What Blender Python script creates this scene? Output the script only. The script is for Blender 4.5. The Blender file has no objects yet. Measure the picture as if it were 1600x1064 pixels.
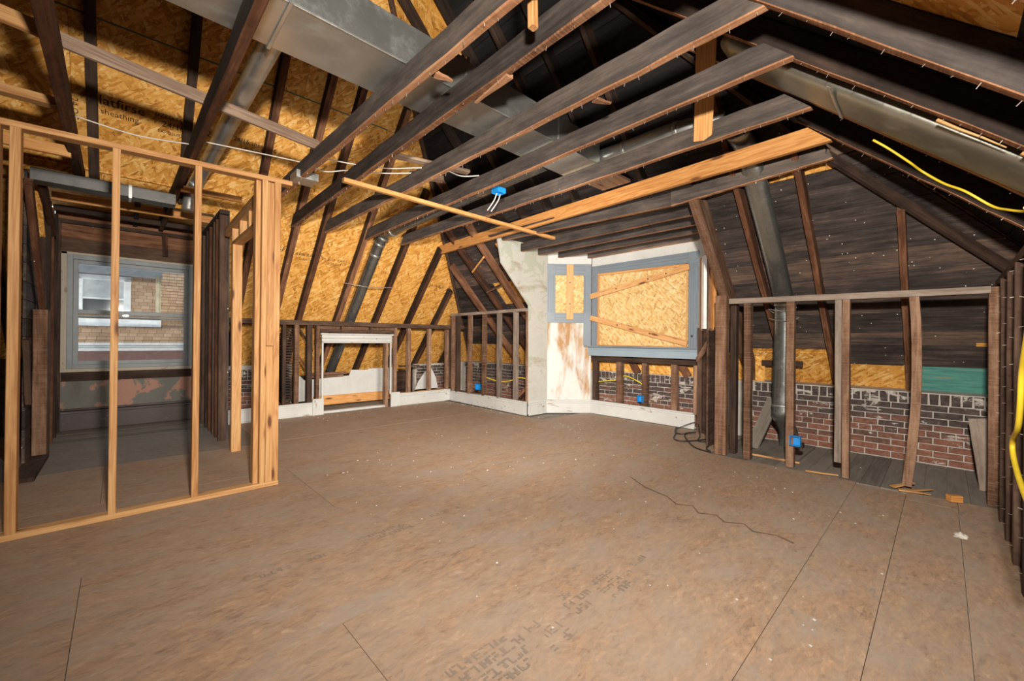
import bpy, math, random
from mathutils import Vector as V, Matrix

random.seed(7)
R = random.Random(11)
SC = bpy.context.scene
COL = SC.collection

# ------------------------------------------------------------------ camera
cam_d = bpy.data.cameras.new('camera')
cam = bpy.data.objects.new('camera', cam_d)
COL.objects.link(cam)
yaw, pit, rol = math.radians(46.363), math.radians(-0.0797), math.radians(0.457)
sy, cy = math.sin(yaw), math.cos(yaw)
M0 = Matrix(((sy, -cy, 0), (0, 0, -1), (cy, sy, 0)))          # world -> right, down, forward
P0 = Matrix(((1, 0, 0), (0, math.cos(pit), -math.sin(pit)), (0, math.sin(pit), math.cos(pit))))
Q0 = Matrix(((math.cos(rol), -math.sin(rol), 0), (math.sin(rol), math.cos(rol), 0), (0, 0, 1)))
MC = Q0 @ P0 @ M0
right, down, fwd = V(MC[0]), V(MC[1]), V(MC[2])
cm = Matrix((right, -down, -fwd)).transposed().to_4x4()
cm.translation = (0, 0, 1.22)
cam.matrix_world = cm
cam_d.sensor_fit = 'HORIZONTAL'
cam_d.sensor_width = 36
cam_d.lens = 36 * 641.67 / 1600
cam_d.clip_start = 0.02
SC.camera = cam

# ------------------------------------------------------------------ world, lights, exposure
w = bpy.data.worlds.new('world')
SC.world = w
w.use_nodes = True
bg = w.node_tree.nodes['Background']
bg.inputs[0].default_value = (0.86, 0.93, 1.0, 1)
bg.inputs[1].default_value = 2.1
SC.view_settings.view_transform = 'Standard'
SC.view_settings.look = 'None'
SC.view_settings.gamma = 1
SC.view_settings.use_curve_mapping = False
SC.view_settings.exposure = 0.22


def lamp(name, kind, loc, aim, power, col, even=False, **kw):
    d = bpy.data.lights.new(name, kind)
    d.energy = power
    d.color = col
    for k, v in kw.items():
        setattr(d, k, v)
    o = bpy.data.objects.new(name, d)
    COL.objects.link(o)
    o.location = loc
    o.rotation_euler = (V(aim) - V(loc)).to_track_quat('-Z', 'Y').to_euler()
    if even:
        d.use_nodes = True
        nt = d.node_tree
        f = nt.nodes.new('ShaderNodeLightFalloff')
        f.inputs['Strength'].default_value = 1.0
        nt.links.new(f.outputs['Linear'], nt.nodes['Emission'].inputs['Strength'])
    return o


# the photographer's flash, held up beside the camera and pointed into the room
lamp('camera_flash', 'SPOT', (0.10, -0.08, 1.90), (3.5, 2.6, 2.0), 215, (1.0, 0.92, 0.82), True,
     spot_size=math.radians(168), spot_blend=0.8, shadow_soft_size=0.07)
# softer fill spot added further into the room to brighten the far walls
lamp('far_fill_spot', 'SPOT', (1.7, 1.4, 1.75), (4.4, 5.4, 1.2), 155, (1.0, 0.93, 0.85), True,
     spot_size=math.radians(116), spot_blend=1.0, shadow_soft_size=0.35)

# ------------------------------------------------------------------ material helpers


class NB:
    def __init__(s, name):
        s.m = bpy.data.materials.new(name)
        s.m.use_nodes = True
        s.t = s.m.node_tree
        s.b = s.t.nodes['Principled BSDF']
        s.out = s.t.nodes['Material Output']

    def n(s, typ, **kw):
        nd = s.t.nodes.new('ShaderNode' + typ)
        for k, v in kw.items():
            setattr(nd, k, v)
        return nd

    def l(s, a, b):
        s.t.links.new(a, b)

    def put(s, sock, v):
        if hasattr(v, 'is_linked'):
            s.l(v, sock)
        else:
            sock.default_value = v

    def coord(s, rnd=True, which='Object'):
        c = s.n('TexCoord').outputs[which]
        if not rnd:
            return c
        oi = s.n('ObjectInfo').outputs['Random']
        mu = s.math('MULTIPLY', oi, 37.0)
        a = s.n('VectorMath', operation='ADD')
        s.l(c, a.inputs[0])
        s.l(mu, a.inputs[1])
        return a.outputs[0]

    def rand(s):
        return s.n('ObjectInfo').outputs['Random']

    def mp(s, vec, scale=(1, 1, 1), rot=(0, 0, 0), loc=(0, 0, 0)):
        m = s.n('Mapping')
        s.l(vec, m.inputs[0])
        m.inputs[1].default_value = loc
        m.inputs[2].default_value = rot
        m.inputs[3].default_value = scale
        return m.outputs[0]

    def noise(s, vec, scale=5, detail=4, rough=0.55, dist=0.0, out=0):
        nd = s.n('TexNoise')
        s.l(vec, nd.inputs['Vector'])
        nd.inputs['Scale'].default_value = scale
        nd.inputs['Detail'].default_value = detail
        nd.inputs['Roughness'].default_value = rough
        nd.inputs['Distortion'].default_value = dist
        return nd.outputs[out]

    def vor(s, vec, scale=5, out='Color', feature='F1', rnd=1.0):
        nd = s.n('TexVoronoi', feature=feature)
        s.l(vec, nd.inputs['Vector'])
        nd.inputs['Scale'].default_value = scale
        nd.inputs['Randomness'].default_value = rnd
        return nd.outputs[out]

    def math(s, op, a, b=0.0, c=None, clamp=False):
        nd = s.n('Math', operation=op, use_clamp=clamp)
        s.put(nd.inputs[0], a)
        s.put(nd.inputs[1], b)
        if c is not None:
            s.put(nd.inputs[2], c)
        return nd.outputs[0]

    def ramp(s, fac, stops, interp='LINEAR'):
        nd = s.n('ValToRGB')
        s.put(nd.inputs[0], fac)
        cr = nd.color_ramp
        cr.interpolation = interp
        while len(cr.elements) < len(stops):
            cr.elements.new(0.5)
        for e, (p, c) in zip(cr.elements, stops):
            e.position = p
            e.color = (*c, 1) if len(c) == 3 else c
        return nd.outputs[0]

    def step(s, fac, a, b):
        nd = s.n('MapRange', clamp=True)
        s.put(nd.inputs[0], fac)
        nd.inputs[1].default_value = a
        nd.inputs[2].default_value = b
        return nd.outputs[0]

    def mix(s, fac, a, b, mode='MIX'):
        nd = s.n('Mix', data_type='RGBA', blend_type=mode)
        s.put(nd.inputs[0], fac)
        for i, v in ((6, a), (7, b)):
            if isinstance(v, tuple) and len(v) == 3:
                v = (*v, 1)
            s.put(nd.inputs[i], v)
        return nd.outputs[2]

    def bump(s, h, strength=0.3, dist=0.01):
        nd = s.n('Bump')
        nd.inputs['Strength'].default_value = strength
        nd.inputs['Distance'].default_value = dist
        s.l(h, nd.inputs['Height'])
        s.l(nd.outputs[0], s.b.inputs['Normal'])

    def fin(s, col, rough=0.8, metal=0.0, spec=None):
        s.put(s.b.inputs['Base Color'], (*col, 1) if isinstance(col, tuple) and len(col) == 3 else col)
        s.put(s.b.inputs['Roughness'], rough)
        s.put(s.b.inputs['Metallic'], metal)
        if spec is not None:
            s.b.inputs['Specular IOR Level'].default_value = spec
        return s.m


def plain(name, col, rough=0.6, metal=0.0):
    s = NB(name)
    c = s.coord()
    n = s.noise(c, 9, 4)
    f = s.ramp(n, [(0.25, tuple(x * 0.78 for x in col)), (0.75, tuple(min(1, x * 1.12) for x in col))])
    return s.fin(f, rough, metal)


def old_wood(name, dark, mid, light, flecks=0.0, rough=0.85, fl_col=(0.75, 0.7, 0.62), saw=0.0):
    s = NB(name)
    c = s.coord()
    g = s.noise(s.mp(c, (1.6, 34, 34)), 1.0, 6, 0.6, 0.4)
    big = s.noise(s.mp(c, (2.2, 7, 7)), 1.0, 6, 0.7, 0.3)
    f = s.math('MULTIPLY_ADD', g, 0.42, s.math('MULTIPLY', big, 0.62))
    f = s.math('ADD', f, s.math('MULTIPLY_ADD', s.rand(), 0.22, -0.11))
    col = s.ramp(f, [(0.34, dark), (0.52, mid), (0.72, light)])
    h = g
    if saw:
        sw = s.noise(s.mp(c, (95, 2, 2), (0, 0, 0.12)), 1.0, 2)
        col = s.mix(s.math('MULTIPLY', s.step(sw, 0.45, 0.7), saw), col, light)
    if flecks:
        v = s.vor(c, 27, 'Distance')
        k = s.vor(c, 27, 'Color')
        sel = s.math('GREATER_THAN', s.math('MULTIPLY', k, 1.0), 1 - flecks)
        spot = s.math('MULTIPLY', s.math('LESS_THAN', v, 0.13), sel)
        col = s.mix(spot, col, fl_col)
    s.bump(h, 0.45, 0.006)
    return s.fin(col, rough, 0, 0.25)


def new_wood(name, dark, mid, light, rough=0.62):
    s = NB(name)
    c = s.coord()
    w0 = s.noise(s.mp(c, (0.7, 9, 9)), 1.0, 3, 0.5, 0.9)
    g = s.noise(s.mp(c, (2.2, 70, 70)), 1.0, 4, 0.6)
    rings = s.math('SINE', s.math('MULTIPLY', w0, 60.0))
    f = s.math('MULTIPLY_ADD', rings, 0.09, s.math('MULTIPLY', g, 0.9))
    f = s.math('ADD', f, s.math('MULTIPLY_ADD', s.rand(), 0.24, -0.1))
    col = s.ramp(f, [(0.25, dark), (0.5, mid), (0.78, light)])
    kc = s.mp(c, (2.6, 10, 10))
    kd = s.vor(kc, 1.0, 'Distance')
    kk = s.vor(kc, 1.0, 'Color')
    sel = s.math('GREATER_THAN', kk, 0.42)
    kn = s.math('MULTIPLY', s.step(kd, 0.30, 0.13), sel)
    col = s.mix(s.math('MULTIPLY', kn, 0.45), col, (0.33, 0.13, 0.04))
    kn2 = s.math('MULTIPLY', s.step(kd, 0.19, 0.10), sel)
    col = s.mix(kn2, col, (0.13, 0.05, 0.02))
    s.bump(g, 0.12, 0.004)
    return s.fin(col, rough, 0, 0.3)


def osb(name, cols, sc=1.0, dirt=None, dirt_amt=0.0, axes=(0, 1), rough=0.75, contrast=1.0):
    s = NB(name)
    c0 = s.coord()
    wob = s.noise(c0, 6 * sc, 2, 0.5, out=1)
    wv = s.n('VectorMath', operation='MULTIPLY_ADD')
    s.l(wob, wv.inputs[0])
    wv.inputs[1].default_value = (0.05, 0.05, 0.0)
    s.l(c0, wv.inputs[2])
    c = wv.outputs[0]
    vals = []
    for i, (a, sx, sy_) in enumerate(((0.25, 10, 56), (-0.55, 11, 50), (1.25, 12, 54), (-1.1, 9, 46), (0.75, 15, 70))):
        k = s.vor(s.mp(s.mp(c, (1, 1, 0), (0, 0, a), (i * 3.7, i * 1.9, 0)), (sx * sc, sy_ * sc, 0)), 1.0, 'Color')
        sep = s.n('SeparateColor')
        s.l(k, sep.inputs[0])
        vals.append((sep.outputs[0], sep.outputs[1]))
    f = vals[0][0]
    for i in range(1, 5):
        nd = s.n('Mix', data_type='FLOAT')
        s.put(nd.inputs[0], s.math('GREATER_THAN', vals[i][1], 0.52))
        s.put(nd.inputs[2], f)
        s.put(nd.inputs[3], vals[i][0])
        f = nd.outputs[0]
    fine = s.noise(s.mp(c, (30 * sc, 60 * sc, 1)), 1.0, 3)
    big = s.noise(c0, 1.3, 3)
    f = s.math('MULTIPLY_ADD', f, 0.6 * contrast, s.math('MULTIPLY', fine, 0.28))
    f = s.math('ADD', f, s.math('MULTIPLY_ADD', big, 0.3, -0.08 + 0.3 * (1 - contrast)))
    n = len(cols)
    col = s.ramp(f, [(0.12 + 0.76 * i / (n - 1), cc) for i, cc in enumerate(cols)])
    if dirt:
        dn = s.noise(s.mp(c0, (1.1, 1.1, 0)), 1.6, 6, 0.65, 0.6)
        col = s.mix(s.math('MULTIPLY', s.step(dn, 0.34, 0.72), dirt_amt), col, dirt)
    s.bump(f, 0.15, 0.003)
    return s.fin(col, rough, 0, 0.3)


def metal_galv(name, base=(0.62, 0.65, 0.66), rough=0.36):
    s = NB(name)
    c = s.coord()
    n = s.noise(c, 2.6, 3)
    fine = s.noise(s.mp(c, (60, 60, 60)), 1.0, 2)
    f = s.math('MULTIPLY_ADD', fine, 0.07, s.math('MULTIPLY', n, 0.93))
    col = s.ramp(f, [(0.3, tuple(x * 0.66 for x in base)), (0.7, base)])
    sm = s.noise(s.mp(c, loc=(4, 2, 8)), 5, 5, 0.7)
    rg = s.math('MULTIPLY_ADD', s.step(sm, 0.5, 0.7), 0.2, rough)
    s.bump(n, 0.05, 0.02)
    return s.fin(col, rg, 0.88)


def plaster(name, base, stain, patch, stain_amt=0.5, top_bias=0.0, patch_amt=0.4):
    s = NB(name)
    c = s.coord(False)
    n1 = s.noise(c, 2.3, 6, 0.65, 0.5)
    n2 = s.noise(s.mp(c, (4.5, 1.2, 1), loc=(3, 7, 2)), 1.0, 5, 0.6, 0.3)
    n3 = s.noise(s.mp(c, loc=(9, 1, 4)), 5.5, 6, 0.7, 0.8)
    col = s.ramp(n1, [(0.3, tuple(x * 0.86 for x in base)), (0.6, base)])
    col = s.mix(s.math('MULTIPLY', s.step(n1, 0.545, 0.575), patch_amt), col, patch)
    sep = s.n('SeparateXYZ')
    s.l(c, sep.inputs[0])
    bias = s.math('MULTIPLY', sep.outputs[1], top_bias)
    st = s.step(s.math('ADD', n2, bias), 0.56, 0.70)
    col = s.mix(s.math('MULTIPLY', st, stain_amt), col, stain)
    ch = s.step(n3, 0.66, 0.69)
    col = s.mix(s.math('MULTIPLY', ch, 0.55), col, tuple(x * 0.7 for x in stain))
    s.bump(n3, 0.3, 0.008)
    return s.fin(col, 0.85)


def chipped_paint(name, paint, under, amt=0.62, rough=0.5):
    s = NB(name)
    c = s.coord()
    n = s.noise(s.mp(c, (6, 14, 14)), 1.0, 7, 0.7, 0.4)
    n2 = s.noise(c, 2.0, 3)
    col = s.ramp(n2, [(0.3, tuple(x * 0.84 for x in paint)), (0.7, paint)])
    chip = s.step(n, amt, amt + 0.025)
    col = s.mix(chip, col, under)
    return s.fin(col, rough)


# ------------------------------------------------------------------ materials
M = {}
M['joist'] = old_wood('joist_wood', (0.028, 0.022, 0.0195), (0.068, 0.055, 0.0485), (0.15, 0.118, 0.098), 0.03)
M['joist_under'] = old_wood('joist_underside', (0.11, 0.048, 0.024), (0.29, 0.135, 0.066), (0.50, 0.28, 0.155), 0.0, saw=0.3)
M['rafter'] = old_wood('rafter_wood', (0.012, 0.008, 0.006), (0.032, 0.02, 0.015), (0.075, 0.045, 0.03), 0.02)
M['rafter_brown'] = old_wood('rafter_wood_brown', (0.030, 0.012, 0.007), (0.105, 0.043, 0.021), (0.27, 0.13, 0.07), 0.06)
M['stud'] = old_wood('stud_wood', (0.045, 0.021, 0.012), (0.15, 0.076, 0.044), (0.35, 0.22, 0.145), 0.08, saw=0.28)
M['stud_mid'] = old_wood('stud_wood_mid', (0.04, 0.019, 0.011), (0.125, 0.065, 0.038), (0.27, 0.165, 0.11), 0.05, saw=0.2)
M['stud_grey'] = old_wood('stud_wood_grey', (0.08, 0.058, 0.045), (0.20, 0.155, 0.125), (0.36, 0.29, 0.235), 0.05)
M['stud_dark'] = old_wood('stud_wood_dark', (0.022, 0.013, 0.009), (0.06, 0.034, 0.023), (0.125, 0.075, 0.05), 0.03)
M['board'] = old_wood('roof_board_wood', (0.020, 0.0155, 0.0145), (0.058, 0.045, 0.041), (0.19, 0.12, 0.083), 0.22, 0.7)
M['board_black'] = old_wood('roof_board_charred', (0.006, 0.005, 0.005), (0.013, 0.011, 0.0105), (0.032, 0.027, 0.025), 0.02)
M['pine'] = new_wood('pine_lumber', (0.39, 0.18, 0.062), (0.54, 0.288, 0.112), (0.63, 0.385, 0.175))
M['pine_orange'] = new_wood('fir_lumber', (0.42, 0.17, 0.045), (0.58, 0.275, 0.085), (0.68, 0.38, 0.145))
M['strap'] = new_wood('grey_strap_wood', (0.20, 0.13, 0.09), (0.30, 0.21, 0.15), (0.42, 0.32, 0.24))
M['osb'] = osb('roof_strand_board', [(0.26, 0.095, 0.012), (0.50, 0.22, 0.035), (0.64, 0.31, 0.062), (0.72, 0.39, 0.10), (0.82, 0.55, 0.22)], 0.72)
M['osb_pale'] = osb('window_strand_board', [(0.30, 0.16, 0.05), (0.50, 0.30, 0.105), (0.60, 0.39, 0.155), (0.68, 0.48, 0.225), (0.76, 0.61, 0.37)], 1.1)


def floor_osb(name, cols, dust, dust_amt, sat=1.0):
    s = NB(name)
    c0 = s.coord(False)
    cr = s.coord()
    wob = s.noise(c0, 7, 3, 0.6, out=1)
    wv = s.n('VectorMath', operation='MULTIPLY_ADD')
    s.l(wob, wv.inputs[0])
    wv.inputs[1].default_value = (0.07, 0.07, 0.0)
    s.l(cr, wv.inputs[2])
    c = wv.outputs[0]
    f = None
    for i, (a, sx, sy_, wt) in enumerate(((0.12, 13, 64, 0.24), (-0.3, 16, 58, 0.22), (0.7, 20, 60, 0.16))):
        k = s.vor(s.mp(s.mp(c, (1, 1, 0), (0, 0, a), (i * 3.7, i * 1.9, 0)), (sx, sy_, 0)), 1.0, 'Color')
        f = s.math('MULTIPLY', k, wt) if f is None else s.math('MULTIPLY_ADD', k, wt, f)
    fine = s.noise(s.mp(c, (30, 85, 1)), 1.0, 6, 0.75)
    mid = s.noise(s.mp(cr, (1.6, 3.2, 1)), 1.6, 6, 0.7)
    f = s.math('MULTIPLY_ADD', fine, 0.66, f)
    f = s.math('MULTIPLY_ADD', mid, 0.36, s.math('ADD', f, -0.33))
    n = len(cols)
    col = s.ramp(f, [(0.22 + 0.56 * i / (n - 1), cc) for i, cc in enumerate(cols)])
    d1 = s.noise(s.mp(cr, (0.8, 1.3, 0), loc=(5, 2, 0)), 2.4, 8, 0.76, 0.5)
    col = s.mix(s.math('MULTIPLY', s.step(d1, 0.40, 0.68), dust_amt), col, dust)
    # rusty and dark strands, scuffs
    d2 = s.noise(s.mp(c, (7, 30, 0), (0, 0, 0.25), (2, 9, 0)), 1.0, 4, 0.6)
    col = s.mix(s.math('MULTIPLY', s.step(d2, 0.66, 0.76), 0.45), col, (0.16, 0.095, 0.07))
    d3 = s.noise(s.mp(cr, (2.5, 5, 0), (0, 0, 0.4), (7, 1, 0)), 2.2, 6, 0.75, 0.4)
    col = s.mix(s.math('MULTIPLY', s.step(d3, 0.64, 0.74), 0.35), col, (0.42, 0.36, 0.30))
    d4 = s.noise(s.mp(cr, (1.5, 2.0, 0), loc=(1, 6, 0)), 1.5, 5, 0.7)
    col = s.mix(s.math('MULTIPLY', s.step(d4, 0.60, 0.78), 0.32), col, (0.19, 0.11, 0.065))
    s.bump(fine, 0.12, 0.003)
    return s.fin(col, 0.72, 0, 0.3)


M['osb_floor'] = floor_osb('floor_strand_board', [(0.19, 0.122, 0.082), (0.285, 0.188, 0.125), (0.335, 0.222, 0.147), (0.395, 0.252, 0.155), (0.45, 0.345, 0.255)], (0.325, 0.272, 0.224), 0.85)
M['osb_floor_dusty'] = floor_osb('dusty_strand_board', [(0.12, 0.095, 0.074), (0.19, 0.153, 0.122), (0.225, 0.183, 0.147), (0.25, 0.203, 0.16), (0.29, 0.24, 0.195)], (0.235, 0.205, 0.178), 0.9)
M['floor_grey'] = old_wood('old_floor_boards', (0.135, 0.115, 0.096), (0.205, 0.178, 0.15), (0.27, 0.235, 0.20), 0.04, 0.8)
M['galv'] = metal_galv('galvanised_sheet', (0.70, 0.72, 0.69), 0.38)
M['galv_dark'] = metal_galv('galvanised_sheet_dull', (0.36, 0.38, 0.37), 0.25)
M['galv_warm'] = metal_galv('galvanised_sheet_warm', (0.46, 0.46, 0.40), 0.40)
M['galv_black'] = metal_galv('dark_sheet_metal', (0.15, 0.15, 0.145), 0.45)  # low, even base tone for the flat duct over the dormer window
M['white_paint'] = chipped_paint('white_paint', (0.55, 0.55, 0.525), (0.26, 0.18, 0.12), 0.615)
M['blue_paint'] = chipped_paint('blue_grey_paint', (0.185, 0.22, 0.255), (0.42, 0.40, 0.36), 0.70)
M['blue_light'] = chipped_paint('pale_blue_paint', (0.26, 0.33, 0.385), (0.20, 0.19, 0.17), 0.70)
M['plaster'] = plaster('old_plaster', (0.49, 0.485, 0.44), (0.25, 0.165, 0.095), (0.36, 0.385, 0.30), 0.6, 0.0, 0.75)
M['plaster_white'] = plaster('stained_white_plaster', (0.60, 0.595, 0.565), (0.36, 0.19, 0.07), (0.47, 0.49, 0.40), 0.95, 0.13, 0.4)
M['drywall'] = plaster('white_drywall', (0.57, 0.57, 0.545), (0.38, 0.30, 0.22), (0.50, 0.50, 0.47), 0.25, 0.0, 0.3)
M['grey_panel'] = plaster('grey_green_plaster', (0.15, 0.145, 0.125), (0.07, 0.062, 0.052), (0.36, 0.19, 0.14), 0.5, 0.0, 1.0)
M['dark_trim'] = chipped_paint('dark_maroon_trim', (0.045, 0.026, 0.026), (0.12, 0.08, 0.06), 0.62)
M['mortar'] = plain('mortar', (0.43, 0.39, 0.35), 0.95)
M['blue_box'] = plain('blue_plastic', (0.012, 0.26, 0.66), 0.4)
M['yellow'] = plain('yellow_plastic', (0.72, 0.52, 0.03), 0.4)
M['white_plastic'] = plain('white_plastic', (0.68, 0.64, 0.57), 0.45)
M['black_plastic'] = plain('black_rubber', (0.02, 0.018, 0.017), 0.5)
M['nail'] = plain('steel_nail', (0.42, 0.36, 0.31), 0.45, 0.4)
M['vinyl'] = plain('grey_vinyl', (0.155, 0.175, 0.185), 0.45)
M['tan_trim'] = chipped_paint('tan_trim', (0.36, 0.30, 0.215), (0.20, 0.12, 0.07), 0.62)
M['white_trim'] = plain('white_house_trim', (0.80, 0.80, 0.80), 0.5)
M['cream_trim'] = plain('cream_corner_board', (0.62, 0.50, 0.34), 0.6)
M['roof_brown'] = plain('brown_shingle_roof', (0.16, 0.085, 0.07), 0.9)
M['blind'] = plain('grey_blind', (0.52, 0.53, 0.54), 0.6)
M['dark_glass'] = plain('dark_window_glass', (0.035, 0.045, 0.055), 0.12)
M['ink'] = plain('stamp_ink', (0.035, 0.02, 0.012), 0.9)
M['ink_floor'] = plain('worn_floor_ink', (0.235, 0.182, 0.14), 0.9)
M['stain'] = plain('dried_water_stain', (0.16, 0.10, 0.07), 0.9)
M['green_line'] = plain('green_edge_paint', (0.10, 0.135, 0.09), 0.8)
M['cloth'] = plain('grey_cloth', (0.16, 0.165, 0.165), 0.9)
M['paper'] = plain('scrap_paper', (0.55, 0.52, 0.46), 0.9)


def brick_mat():
    s = NB('old_brick')
    c = s.coord()
    geo = s.n('NewGeometry').outputs['Position']
    sep = s.n('SeparateXYZ')
    s.l(geo, sep.inputs[0])
    h = s.math('ADD', sep.outputs[2], s.math('MULTIPLY_ADD', s.rand(), 0.34, -0.17))
    n = s.noise(c, 22, 5, 0.65)
    red = s.ramp(n, [(0.3, (0.12, 0.046, 0.029)), (0.7, (0.25, 0.108, 0.07))])
    soot = s.ramp(n, [(0.3, (0.028, 0.02, 0.018)), (0.7, (0.085, 0.06, 0.052))])
    col = s.mix(s.step(h, 0.22, 0.44), red, soot)       # old soot on the upper courses
    spl = s.noise(s.mp(geo, (2.2, 2.2, 5)), 2.0, 7, 0.72, 0.6)
    col = s.mix(s.math('MULTIPLY', s.step(s.math('MULTIPLY_ADD', sep.outputs[2], 0.09, spl), 0.615, 0.65), 0.8), col, (0.50, 0.46, 0.41))
    s.bump(n, 0.5, 0.006)
    return s.fin(col, 0.92)


M['brick'] = brick_mat()


def teal_mat():
    s = NB('teal_painted_strand_board')
    c = s.coord()
    n = s.noise(s.mp(c, (3, 22, 22)), 1.0, 6, 0.7)
    col = s.ramp(n, [(0.34, (0.06, 0.22, 0.19)), (0.6, (0.12, 0.36, 0.30)), (0.66, (0.38, 0.22, 0.10))])
    return s.fin(col, 0.8)


M['teal'] = teal_mat()


def shingle_mat():
    s = NB('tan_cedar_shingle')
    c = s.coord()
    k = s.n('TexBrick')
    s.l(s.mp(c, (1, 1, 1)), k.inputs['Vector'])
    k.inputs['Color1'].default_value = (0.56, 0.39, 0.26, 1)
    k.inputs['Color2'].default_value = (0.43, 0.28, 0.18, 1)
    k.inputs['Mortar'].default_value = (0.24, 0.15, 0.10, 1)
    k.inputs['Scale'].default_value = 1.0
    k.inputs['Mortar Size'].default_value = 0.004
    k.inputs['Brick Width'].default_value = 0.13
    k.inputs['Row Height'].default_value = 0.5
    return s.fin(k.outputs[0], 0.85)


M['shingle'] = shingle_mat()


def glass_mat():
    s = NB('window_glass')
    t = s.n('BsdfTransparent')
    g = s.n('BsdfGlossy')
    g.inputs['Roughness'].default_value = 0.01
    mx = s.n('MixShader')
    lw = s.n('LayerWeight')
    lw.inputs[0].default_value = 0.25
    s.l(s.math('MULTIPLY_ADD', lw.outputs[0], 0.25, 0.015), mx.inputs[0])
    t.inputs[0].default_value = (0.93, 0.95, 0.95, 1)
    s.l(t.outputs[0], mx.inputs[1])
    s.l(g.outputs[0], mx.inputs[2])
    s.l(mx.outputs[0], s.out.inputs[0])
    return s.m


M['glass'] = glass_mat()

# ------------------------------------------------------------------ object helpers


def link(name, verts, faces, mats, mw=None, parent=None, smooth=False, fm=None, kind=None):
    me = bpy.data.meshes.new(name)
    me.from_pydata(verts, [], faces)
    if not isinstance(mats, (list, tuple)):
        mats = [mats]
    for m in mats:
        me.materials.append(m)
    if fm:
        me.polygons.foreach_set('material_index', fm)
    if smooth:
        me.polygons.foreach_set('use_smooth', [True] * len(me.polygons))
    me.update()
    o = bpy.data.objects.new(name, me)
    COL.objects.link(o)
    place(o, mw or Matrix(), parent)
    if kind:
        o['kind'] = kind
    return o


MW = {}


def place(o, mw, parent=None):
    MW[o.name] = mw.copy()
    if parent is not None:
        o.parent = parent
        o.matrix_local = MW[parent.name].inverted() @ mw
    else:
        o.matrix_local = mw


def root(name, loc=(0, 0, 0), label=None, cat=None, group=None, kind=None):
    o = bpy.data.objects.new(name, None)
    o.empty_display_size = 0.1
    COL.objects.link(o)
    place(o, Matrix.Translation(loc))
    return tag(o, label, cat, group, kind)


def tag(o, label=None, cat=None, group=None, kind=None):
    if label:
        o['label'] = label
    if cat:
        o['category'] = cat
    if group:
        o['group'] = group
    if kind:
        o['kind'] = kind
    return o


def frame(p0, p1, up=(0, 0, 1)):
    p0, p1 = V(p0), V(p1)
    x = (p1 - p0).normalized()
    u = V(up)
    if abs(x.dot(u)) > 0.98:
        u = V((1, 0, 0)) if abs(x.x) < 0.9 else V((0, 1, 0))
    y = u.cross(x).normalized()
    z = x.cross(y)
    m = Matrix((x, y, z)).transposed().to_4x4()
    m.translation = p0
    return m, (p1 - p0).length


def timber(name, p0, p1, w, h, mat, parent=None, up=(0, 0, 1), jit=0.002, seg=6, under=None, bow=0.0, ch=0.003, taper=None, sag=0.0):
    """A sawn length from p0 to p1 along its local x: w across, h along `up`."""
    mw, L = frame(p0, p1, up)
    seg = max(1, seg)
    vs, fs, fm = [], [], []
    a, b = w / 2, h / 2
    ring = [(-a + ch, -b), (a - ch, -b), (a, -b + ch), (a, b - ch), (a - ch, b), (-a + ch, b), (-a, b - ch), (-a, -b + ch)]
    for i in range(seg + 1):
        t = i / seg
        oy = bow * 4 * t * (1 - t) + R.uniform(-jit, jit) * 0.7
        oz = -sag * 4 * t * (1 - t) + R.uniform(-jit, jit) * 0.7
        k = 1 if not taper else 1 + (taper - 1) * t
        for (y, z) in ring:
            vs.append((L * t, y * k + oy + R.uniform(-jit, jit) * 0.5, z * k + oz + R.uniform(-jit, jit) * 0.5))
    for i in range(seg):
        for j in range(8):
            k = (j + 1) % 8
            fs.append((i * 8 + j, i * 8 + k, i * 8 + 8 + k, i * 8 + 8 + j))
            fm.append(1 if under and j in (0, 1, 7) else 0)
    fs = [tuple(reversed(f)) for f in fs]
    fs.append(tuple(range(8)))
    fs.append(tuple(seg * 8 + 7 - q for q in range(8)))
    fm += [0, 0]
    fs = [tuple(reversed(f)) for f in fs]
    fs[-2] = tuple(reversed(range(8)))
    fs[-1] = tuple(seg * 8 + q for q in range(8))
    return link(name, vs, fs, [mat, under] if under else mat, mw, parent, fm=fm)


def box(name, lo, hi, mat, parent=None, ch=0.0):
    """Axis aligned board; local x runs along its longest side."""
    lo, hi = V(lo), V(hi)
    c = (lo + hi) / 2
    d = hi - lo
    ax = max(range(3), key=lambda i: d[i])
    e = V((0, 0, 0))
    e[ax] = d[ax] / 2
    if ax == 0:
        w_, h_, up = d.y, d.z, (0, 0, 1)
    elif ax == 1:
        w_, h_, up = d.x, d.z, (0, 0, 1)
    else:
        w_, h_, up = d.x, d.y, (0, 1, 0)
    return timber(name, c - e, c + e, w_, h_, mat, parent, up, jit=0, seg=1, ch=ch or min(0.002, w_ / 4, h_ / 4))


def prism(name, pts, thick, mat, parent=None, xdir=None, kind=None):
    """Planar polygon pts (counter-clockwise about its normal) given depth `thick` along the normal."""
    pts = [V(p) for p in pts]
    n = V((0, 0, 0))
    for i in range(len(pts)):
        n += (pts[i] - pts[0]).cross(pts[(i + 1) % len(pts)] - pts[0])
    n.normalize()
    x = V(xdir) if xdir else (pts[1] - pts[0])
    x = (x - n * x.dot(n)).normalized()
    y = n.cross(x)
    mw = Matrix((x, y, n)).transposed().to_4x4()
    mw.translation = pts[0]
    inv = mw.inverted()
    q = [inv @ p for p in pts]
    k = len(q)
    vs = [(p.x, p.y, 0) for p in q] + [(p.x, p.y, thick) for p in q]
    fs = [tuple(reversed(range(k))), tuple(range(k, 2 * k))]
    for i in range(k):
        j = (i + 1) % k
        fs.append((i, j, k + j, k + i))
    return link(name, vs, fs, mat, mw, parent, kind=kind)


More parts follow.
